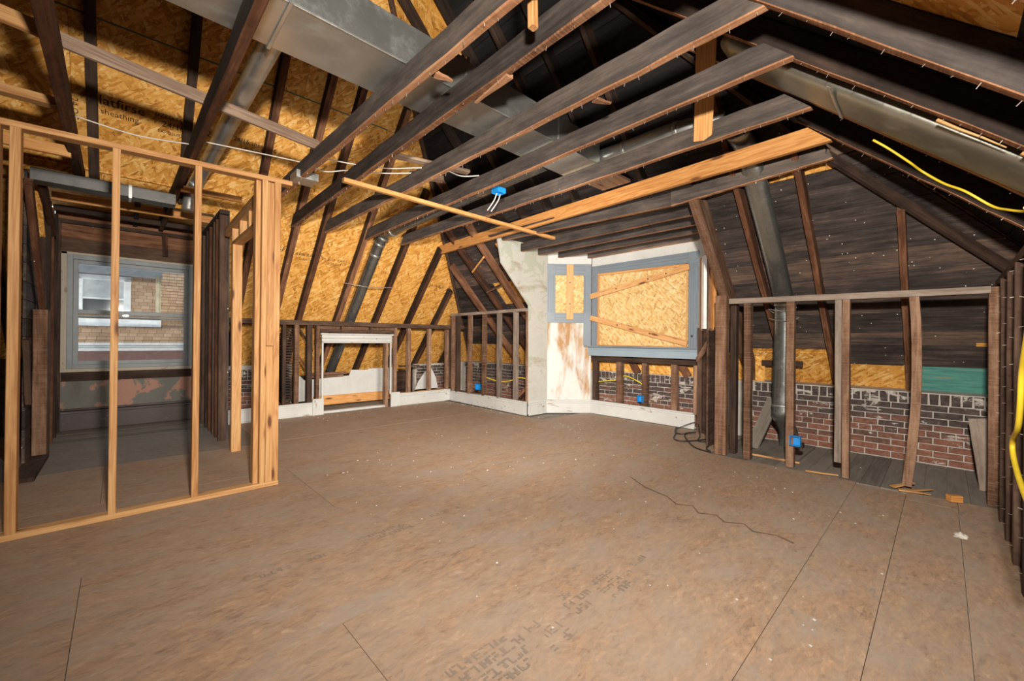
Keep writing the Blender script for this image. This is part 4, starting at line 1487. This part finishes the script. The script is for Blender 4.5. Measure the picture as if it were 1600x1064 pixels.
j7 = joist('old dark header joist at the mouth of the bay', 4.235, 4.235, 0.62, 1.98, JM, JU, h=0.15, z=2.70)
for v in j7.children[0].data.vertices:
    v.co.z += 0.03 - 0.075 * v.co.x / 1.36
timber('beam', (4.225, 1.95, 2.735), (4.225, 4.78, 2.835), 0.05, 0.15, JM, j7, jit=0.004, seg=14, under=JU)
# splinters torn from the joists
for p, q, m in (((1.315, 2.05, 2.775), (1.42, 2.02, 2.768), 'joist_under'), ((1.63, 1.75, 2.772), (1.66, 2.1, 2.768), 'joist_under'), ((2.19, 1.55, 2.775), (2.30, 1.5, 2.77), 'joist_under')):
    par = j1 if p[0] < 1.5 else (j2 if p[0] < 2 else j3)
    timber('splinter', p, q, 0.05, 0.025, M[m], par, seg=3, taper=0.35, jit=0.004)

# straps and loose lumber around the joists
def plank(name, lbl, cat, p0, p1, w_, h, mat, up=(0, 0, 1), **kw):
    rt = timber(name, p0, p1, w_, h, mat, None, up, 0.0012, 6, **kw)
    return tag(rt, lbl, cat)


plank('strap_board', 'long grey strap lying across the joists above the partition', 'strap', (-0.33, 3.56, 2.965), (1.28, 3.89, 2.965), 0.03, 0.085, M['strap'])
plank('strap_board', 'pale strap end above the partition, in the top left of the picture', 'strap', (-1.4, 3.30, 2.965), (-0.31, 3.545, 2.965), 0.035, 0.085, M['pine'])
plank('strap_board', 'short grey strap lying between the third and fourth joists from the partition', 'strap', (1.72, 3.62, 2.965), (2.6, 3.40, 2.965), 0.085, 0.03, M['strap'])
plank('blocking_board', 'pale blocking board left of the first dark joist, upper one above the partition plate', 'board', (-1.4, 4.56, 2.955), (-0.30, 4.55, 2.955), 0.09, 0.06, M['pine'])
plank('blocking_board', 'pale blocking board left of the first dark joist, just under the partition top plate', 'board', (-1.4, 5.10, 2.78), (-0.31, 5.08, 2.78), 0.04, 0.09, M['pine_orange'])
plank('blocking_board', 'pale blocking board left of the first dark joist, lowest of three seen through the partition', 'board', (-1.4, 6.11, 2.79), (-0.30, 6.09, 2.79), 0.05, 0.09, M['pine'])
plank('nailer_board', 'short orange nailer behind the partition, right of the dormer joist', 'board', (0.44, 5.44, 2.77), (0.97, 5.40, 2.77), 0.04, 0.06, M['pine_orange'])
plank('furring_strip', 'long new pine strip nailed across under the joists', 'strip', (1.53, 3.96, 2.748), (4.60, 3.95, 2.735), 0.05, 0.042, M['pine_orange'])
plank('hanger_board', 'new upright board rising from the joists towards the ridge', 'board', (3.28, 1.30, 2.80), (2.62, 1.00, 3.75), 0.13, 0.025, M['pine_orange'], (0.85, 0.3, 0.4))
plank('scrap_board', 'pale scrap board bridging the orange joist and the dark joist beside it', 'board', (3.36, 2.52, 2.955), (3.96, 2.50, 2.955), 0.36, 0.03, M['strap'])
plank('scrap_board', 'short pine board end standing between two joists at the top edge', 'board', (1.42, 1.36, 2.72), (1.40, 1.36, 3.2), 0.04, 0.035, M['pine'], (0, 1, 0))
plank('scrap_board', 'broken pale block sitting on a joist near the blue ceiling box', 'board', (2.18, 3.85, 2.955), (2.50, 3.72, 2.955), 0.09, 0.05, M['strap'])

# ================================================================== DUCTS
td = root('trunk_duct', (1.5, 2.52, 2.95), 'large rectangular galvanised trunk duct lying across the dark joists', 'duct')
TX0, TX1 = -1.4, 3.36
xs = [TX0, -0.6, 0.62, 1.75, 2.75, TX1]
for i, (a, b) in enumerate(zip(xs, xs[1:])):
    g = 0.0 if i < 3 else 0.012
    box('duct_section', (a, 2.31, 2.945), (b, 2.75 - g, 3.20 - g), M['galv'], td, 0.006)
    if i:
        box('joint_cleat', (a - 0.012, 2.30, 2.935), (a + 0.012, 2.76, 3.21), M['galv'], td, 0.004)
for p0, p1 in (((TX0, 2.312, 2.944), (TX1, 2.312, 2.944)),):
    timber('seam', p0, p1, 0.012, 0.010, M['galv'], td, seg=1, jit=0)


def pipe(name, lbl, pts, r, mat='galv', rx=None, side=None, bands=(), n=20, sub=5, sq=1.0):
    rt = root(name, pts[0], lbl, 'duct')
    tube('pipe', pts, r, M[mat], rt, n, True, rx=rx, side=side, sub=sub, sq=sq)
    for k in bands:
        i = min(int(k * (len(pts) - 1)), len(pts) - 2)
        f = k * (len(pts) - 1) - i
        a, b = V(pts[i]), V(pts[i + 1])
        p = a.lerp(b, f)
        d = (b - a).normalized() * 0.018
        tube('joint_band', [p - d, p - d * 0.5, p + d * 0.5, p + d], r * 1.06, M['galv'], rt, n, False, rx=(rx * 1.04 if rx else None), side=side)
    return rt


pipe('round_duct', 'round galvanised branch duct dropping left of the trunk duct behind the partition',
     [(0.675, 2.78, 3.085), (0.67, 3.4, 3.085), (0.665, 4.6, 3.085), (0.66, 5.3, 3.085), (0.62, 5.62, 3.01), (0.57, 5.82, 2.86), (0.55, 5.88, 2.66)], 0.066, bands=(0.5, 0.75))
bd = root('branch_duct', (-0.1, 5.88, 2.61), 'flat dull metal duct above the dormer window, behind the partition', 'duct')
box('duct_section', (-0.60, 5.68, 2.645), (0.42, 5.84, 2.765), M['galv_black'], bd, 0.006)
box('joint_cleat', (0.05, 5.67, 2.635), (0.075, 5.85, 2.769), M['galv'], bd, 0.004)
pd = pipe('round_duct', 'round galvanised pipe running down the orange roof slope between two rafters',
          [(3.12, 2.80, 3.05), (3.06, 4.2, 2.98), (2.99, 5.6, 2.90), (2.97, 6.02, 2.86), (2.965, 6.20, 2.73), (2.955, 6.4, 2.49), (2.94, 7.0, 1.83), (2.925, 7.6, 1.165), (2.915, 8.12, 0.60)], 0.085, 'galv_dark', bands=(0.30, 0.40, 0.475, 0.57))
tube('hanger_wire', [(2.62, 6.72, 2.14), (2.75, 6.64, 2.12), (2.93, 6.60, 2.10), (3.10, 6.62, 2.10), (3.45, 6.66, 2.14)], 0.006, M['nail'], pd, 6)
pipe('round_duct', 'shiny round pipe leaving the right end of the trunk duct above the joists',
     [(3.45, 2.45, 3.06), (3.47, 2.1, 3.06), (3.50, 1.6, 3.07), (3.58, 1.25, 3.05)], 0.07, bands=(0.33, 0.66))
fd = pipe('wall_stack_duct', 'flat oval duct coming down between the front rafters to the floor',
          [(3.9, 1.25, 3.06), (4.12, 1.22, 2.93), (4.25, 1.21, 2.74), (4.7, 1.20, 2.26), (5.1, 1.20, 1.85), (5.27, 1.205, 1.66), (5.31, 1.21, 1.5), (5.31, 1.215, 1.1), (5.32, 1.23, 0.55), (5.34, 1.235, 0.40), (5.55, 1.22, 0.22), (5.60, 1.22, 0.0)],
          0.05, 'galv_dark', rx=0.098, side=(0, 1, 0), bands=(0.46, 0.745))
tube('hanger_wire', [(5.20, 1.07, 1.60), (5.22, 1.20, 1.57), (5.28, 1.36, 1.60), (5.40, 1.24, 1.52), (5.26, 1.06, 1.50), (5.22, 1.2, 1.46), (5.3, 1.36, 1.5)], 0.004, M['nail'], fd, 5)
rd = pipe('wall_stack_duct', 'long flat duct running down the right roof slope under the rafters',
          [(3.02, 0.98, 3.21), (3.02, 0.6, 2.85), (3.01, 0.1, 2.38), (3.0, -0.42, 1.89)], 0.06, 'galv_warm', rx=0.21, side=(1, 0, 0), n=36, sq=0.42)
timber('hanger_strap', (2.74, 0.43, 2.597), (3.19, 0.435, 2.602), 0.022, 0.003, M['galv'], rd, tuple(NR))
g = tag(box('metal_register_boot', (1.20, 4.24, 2.77), (1.40, 4.45, 2.84), M['galv'], None), 'small galvanised boot above the partition corner, under a dark joist', 'duct')

# ================================================================== BOXES, CABLES
def ebox(lbl, c, n, s=0.05, h=0.09):
    c, n = V(c), V(n).normalized()
    t = n.cross(V((0, 0, 1)))
    t = V((1, 0, 0)) if t.length < 0.1 else t.normalized()
    rt = root('electrical_box', tuple(c), lbl, 'box')
    u = V((0, 0, 1)) if abs(n.z) < 0.9 else V((0, 1, 0))
    d = 0.05
    for sg in (-1, 1):
        timber('side', c + t * sg * s * 0.92 - u * h / 2, c + t * sg * s * 0.92 + u * h / 2, 0.006, d, M['blue_box'], rt, tuple(n), 0, 1, ch=0.001)
        timber('rim', c + u * sg * h / 2 * 0.95 - t * s, c + u * sg * h / 2 * 0.95 + t * s, 0.006, d, M['blue_box'], rt, tuple(n), 0, 1, ch=0.001)
    timber('back', c - n * d / 2 - u * h / 2, c - n * d / 2 + u * h / 2, s * 2, 0.006, M['blue_box'], rt, tuple(n), 0, 1, ch=0.001)
    return rt


ebox('blue electrical box on a stud of the right front wall, near the floor', (4.755, 0.985, 0.272), (-1, 0, 0), 0.045, 0.095)
tag(box('backing_block', (4.78, 0.93, 0.20), (4.86, 0.995, 0.245), M['stud_dark'], None), 'small dark wood block just below the blue box on the right stud', 'block')
ebox('blue electrical box under the boarded bay window', (5.86, 3.235, 0.34), (-1, 0, 0), 0.05, 0.10)
ebox('blue electrical box low between the front corner studs', (5.2, 6.42, 0.30), (-1, -0.3, 0), 0.06, 0.12)
cbx = ebox('round blue ceiling box hanging among the dark joists', (2.86, 3.22, 2.79), (0, 0, -1), 0.055, 0.10)


def cable(lbl, pts, r, mat, cat='cable', n=7, name='cable', sub=6):
    return tag(tube(name, pts, r, M[mat], None, n, True, sub=sub), lbl, cat)


for dx in (0.0, 0.05):
    cable('white wire hanging from the round blue ceiling box, %s' % ('left strand' if dx == 0 else 'right strand'),
          [(2.85 + dx, 3.24, 2.77), (2.84 + dx, 3.27, 2.70), (2.80 + dx, 3.33, 2.60)], 0.006, 'white_plastic')
cable('yellow cable looping below the sloped rafters at the right', [(3.33, 0.30, 2.47), (3.343, 0.232, 2.40), (3.40, 0.145, 2.31), (3.50, 0.09, 2.265), (3.47, 0.0, 2.16), (3.40, -0.082, 2.075), (3.40, -0.18, 1.97), (3.32, -0.23, 1.92), (3.20, -0.275, 1.875), (2.9, -0.25, 1.83)], 0.0065, 'yellow')
cable('thick yellow extension cord hanging at the right picture edge', [(2.0, -0.2, 1.5), (2.25, -0.2, 1.25), (2.377, -0.2, 1.125), (2.424, -0.2, 0.99), (2.49, -0.2, 0.90), (2.63, -0.2, 0.84), (2.655, -0.2, 0.79), (2.54, -0.2, 0.74), (2.31, -0.2, 0.70), (2.0, -0.2, 0.68)], 0.009, 'yellow', 'cord')
cable('yellow cable strung through the studs under the bay window', [(5.93, 4.13, 0.53), (5.93, 3.728, 0.587), (5.93, 3.68, 0.58), (5.93, 3.60, 0.655), (5.93, 3.515, 0.665), (5.93, 3.344, 0.606), (5.93, 3.245, 0.54), (5.92, 3.235, 0.36)], 0.009, 'yellow')
cable('yellow cable strung through the studs of the front corner', [(4.95, 5.95, 0.57), (4.9, 5.872, 0.555), (4.9, 5.5, 0.50), (4.9, 5.179, 0.53), (4.9, 4.97, 0.60), (4.9, 4.75, 0.59)], 0.009, 'yellow')
cable('thin white cable strung over the partition between two dark joists', [(-0.26, 4.56, 2.905), (0.08, 4.535, 2.87), (0.42, 4.515, 2.905)], 0.0055, 'white_plastic')
cable('white cable crossing the joists behind the partition corner', [(0.5, 4.45, 2.935), (1.1, 4.36, 2.95), (1.3, 4.30, 2.935), (1.47, 4.268, 2.90), (1.66, 4.18, 2.94), (1.90, 3.90, 2.9), (2.15, 3.75, 2.93)], 0.0055, 'white_plastic')
cable('white cable crossing the joists right above the long pine strip', [(1.3, 4.05, 2.93), (1.6, 3.95, 2.92), (1.878, 3.758, 2.90), (2.077, 3.581, 2.91), (2.3, 3.45, 2.93), (2.5, 3.40, 2.9), (2.66, 3.3, 2.92)], 0.0055, 'white_plastic')
cable('black cable tangled on the floor at the right of the bay', [(4.76, 1.78, 0.012), (4.86, 1.86, 0.012), (5.12, 1.92, 0.012), (5.30, 2.02, 0.012), (5.15, 2.08, 0.014), (4.98, 2.20, 0.012), (5.05, 2.33, 0.012), (5.40, 2.46, 0.012), (5.76, 2.62, 0.012), (5.45, 2.5, 0.012), (5.33, 2.38, 0.02), (5.45, 2.22, 0.05), (5.30, 2.30, 0.03), (5.0, 2.12, 0.012), (4.81, 1.976, 0.012), (4.75, 1.88, 0.012), (4.72, 1.76, 0.012)], 0.008, 'black_plastic', 'cable')
cable('thin black wire looped around the tangled cable by the post', [(5.62, 2.55, 0.02), (5.75, 2.35, 0.12), (5.5, 2.2, 0.09), (5.33, 2.12, 0.03), (5.12, 2.06, 0.02), (5.2, 1.95, 0.02), (5.5, 2.0, 0.03), (5.65, 1.95, 0.12), (5.75, 1.90, 0.14), (5.5, 1.80, 0.1), (5.17, 1.66, 0.03), (4.95, 1.72, 0.012)], 0.006, 'black_plastic', 'wire')

# ================================================================== LOOSE THINGS ON THE FLOOR
tag(prism('floor_patch', [(4.98, 1.02, -0.005), (5.90, 1.02, -0.005), (5.90, 1.46, -0.005), (4.98, 1.46, -0.005)], 0.022, M['floor_grey'], None, (1, 0, 0)),
    'square of grey plywood on the floor around the oval duct', 'plywood')
tag(timber('pine_strip', (4.965, 0.99, 0.014), (4.965, 1.47, 0.014), 0.018, 0.018, M['pine'], None), 'thin pale pine strip edging the grey plywood on the floor', 'strip')
tag(timber('leaning_board', (5.30, 1.52, 0.01), (5.62, 1.38, 0.56), 0.14, 0.025, M['floor_grey'], None, (-1, 0.2, 0.6)), 'grey board leaning on the brick behind the right front studs', 'board')
tag(timber('leaning_board', (5.25, -0.30, 0.0), (5.55, -0.24, 0.56), 0.16, 0.02, M['stud_grey'], None, (-1, 0.2, 0.3)), 'grey board leaning in the far right corner', 'board')
tag(timber('wood_block', (4.70, -0.10, 0.03), (4.66, -0.035, 0.03), 0.055, 0.05, M['pine_orange'], None, seg=1), 'small pine offcut lying on the floor at the right', 'block')


def crumple(name, lbl, cat, c, sx, sy_, sz, mat, seed):
    r = random.Random(seed)
    vs, fs = [], []
    n = 7
    for i in range(n):
        for j in range(n):
            u, v = i / (n - 1) - .5, j / (n - 1) - .5
            edge = 1 - max(abs(u), abs(v)) * 2
            vs.append((u * sx + r.uniform(-.1, .1) * sx, v * sy_ + r.uniform(-.1, .1) * sy_, sz * edge * r.uniform(0.5, 1.2) + 0.002))
    for i in range(n - 1):
        for j in range(n - 1):
            fs.append((i * n + j, i * n + n + j, i * n + n + j + 1, i * n + j + 1))
    b = len(vs)
    vs.append((0, 0, 0.0))
    return tag(link(name, vs[:-1], fs, mat, Matrix.Translation(c)), lbl, cat)


crumple('paper_scrap', 'crumpled pale paper scrap on the bare floor at the right', 'paper', (3.88, -0.085, 0.0), 0.09, 0.06, 0.025, M['paper'], 3)
crumple('cloth_heap', 'crumpled grey cloth heap behind the left posts of the partition', 'cloth', (-0.85, 5.7, 0.0), 0.26, 0.5, 0.42, M['cloth'], 5)
# dust and plaster crumbs
vs, fs = [], []
rr = random.Random(21)
for i in range(260):
    if i < 150:
        x, y_ = rr.uniform(1.2, 5.6), rr.uniform(0.2, 4.6)
    else:
        x, y_ = (rr.uniform(2.0, 4.8), rr.gauss(6.75, 0.15)) if i < 205 else (rr.gauss(4.72, 0.08), rr.uniform(4.6, 6.8))
    s_ = rr.uniform(0.003, 0.008) * (1.3 if rr.random() < .1 else 1)
    b = len(vs)
    vs += [(x - s_, y_ - s_ * .6, 0.0), (x + s_, y_ - s_, 0.0), (x + s_ * .4, y_ + s_, 0.0), (x, y_, s_ * 0.8)]
    fs += [(b, b + 2, b + 1), (b, b + 1, b + 3), (b + 1, b + 2, b + 3), (b + 2, b, b + 3)]
cr = link('plaster_crumbs', vs, fs, M['drywall'], Matrix())
tag(cr, 'white plaster crumbs scattered over the strand board floor', 'debris', kind='stuff')

# ================================================================== HOUSE NEXT DOOR
hs = root('neighbour_house', (0.2, 10.85, 1.5), 'tan shingled neighbouring house seen through the dormer window', 'house')
HY = 10.8
def course(z0, z1, x0, x1, yy=HY):
    prism('shingle_course', [(x0, yy, z0), (x1, yy, z0), (x1, yy + 0.014, z1), (x0, yy + 0.014, z1)], -0.012, M['shingle'], hs, (1, 0, 0))


z = 1.66
while z < 2.42:
    course(z, z + 0.068, -1.6, 0.56)
    z += 0.066
z = 1.12
while z < 1.66:
    course(z, z + 0.068, -1.6, 2.6)
    z += 0.066
z = 1.62
while z < 2.7:
    course(z, z + 0.068, 0.5, 2.8, 12.0)
    z += 0.066
box('wall', (-1.6, HY + 0.02, -0.5), (0.56, HY + 0.1, 2.6), M['cream_trim'], hs)
box('wall', (0.5, 12.02, -0.5), (2.8, 12.1, 2.9), M['cream_trim'], hs)
box('wall', (-1.6, HY + 0.02, -0.5), (2.7, HY + 0.1, 1.66), M['cream_trim'], hs)
box('corner_board', (0.50, HY - 0.02, 1.66), (0.57, HY + 0.02, 2.45), M['cream_trim'], hs)
box('corner_board', (0.56, HY - 0.02, 1.66), (0.58, 12.0, 2.45), M['cream_trim'], hs)
box('soffit', (-1.6, 10.43, 2.535), (1.0, HY, 2.57), M['blind'], hs)
box('fascia', (-1.6, 10.42, 2.55), (0.85, 10.45, 2.80), M['white_trim'], hs)
box('frieze', (-1.6, HY - 0.015, 2.40), (0.6, HY, 2.56), M['blind'], hs)
box('fascia', (-1.6, HY - 0.10, 1.44), (0.58, HY - 0.02, 1.575), M['white_trim'], hs)
box('ledge', (-1.6, HY - 0.10, 1.60), (2.6, HY, 1.625), M['vinyl'], hs)
box('gutter', (-1.6, HY - 0.12, 0.975), (2.6, HY - 0.02, 1.03), M['white_trim'], hs)
box('gutter', (-1.6, HY - 0.08, 1.035), (2.6, HY - 0.02, 1.08), M['blind'], hs)
box('gutter', (-1.6, HY - 0.05, 1.085), (2.6, HY - 0.02, 1.13), M['white_trim'], hs)
box('porch_roof', (-1.6, HY - 0.35, 0.80), (2.6, HY - 0.05, 0.97), M['roof_brown'], hs)
hw = box('window_frame', (-0.60, HY - 0.03, 1.66), (-0.50, HY + 0.01, 2.385), M['white_trim'], hs)
box('stile', (0.04, HY - 0.03, 1.66), (0.14, HY + 0.01, 2.385), M['white_trim'], hw)
box('rail', (-0.60, HY - 0.03, 2.29), (0.14, HY + 0.01, 2.385), M['white_trim'], hw)
box('rail', (-0.50, HY - 0.025, 1.935), (0.04, HY + 0.01, 1.97), M['white_trim'], hw)
box('blind', (-0.50, HY - 0.012, 1.97), (0.04, HY - 0.002, 2.29), M['blind'], hw)
box('pane', (-0.50, HY - 0.012, 1.66), (0.04, HY - 0.002, 1.935), M['dark_glass'], hw)
gr = link('neighbour_yard', [(-8, 8.3, -3), (10, 8.3, -3), (10, 20, -3), (-8, 20, -3)], [(0, 1, 2, 3)], M['floor_grey'])
gr['kind'] = 'structure'
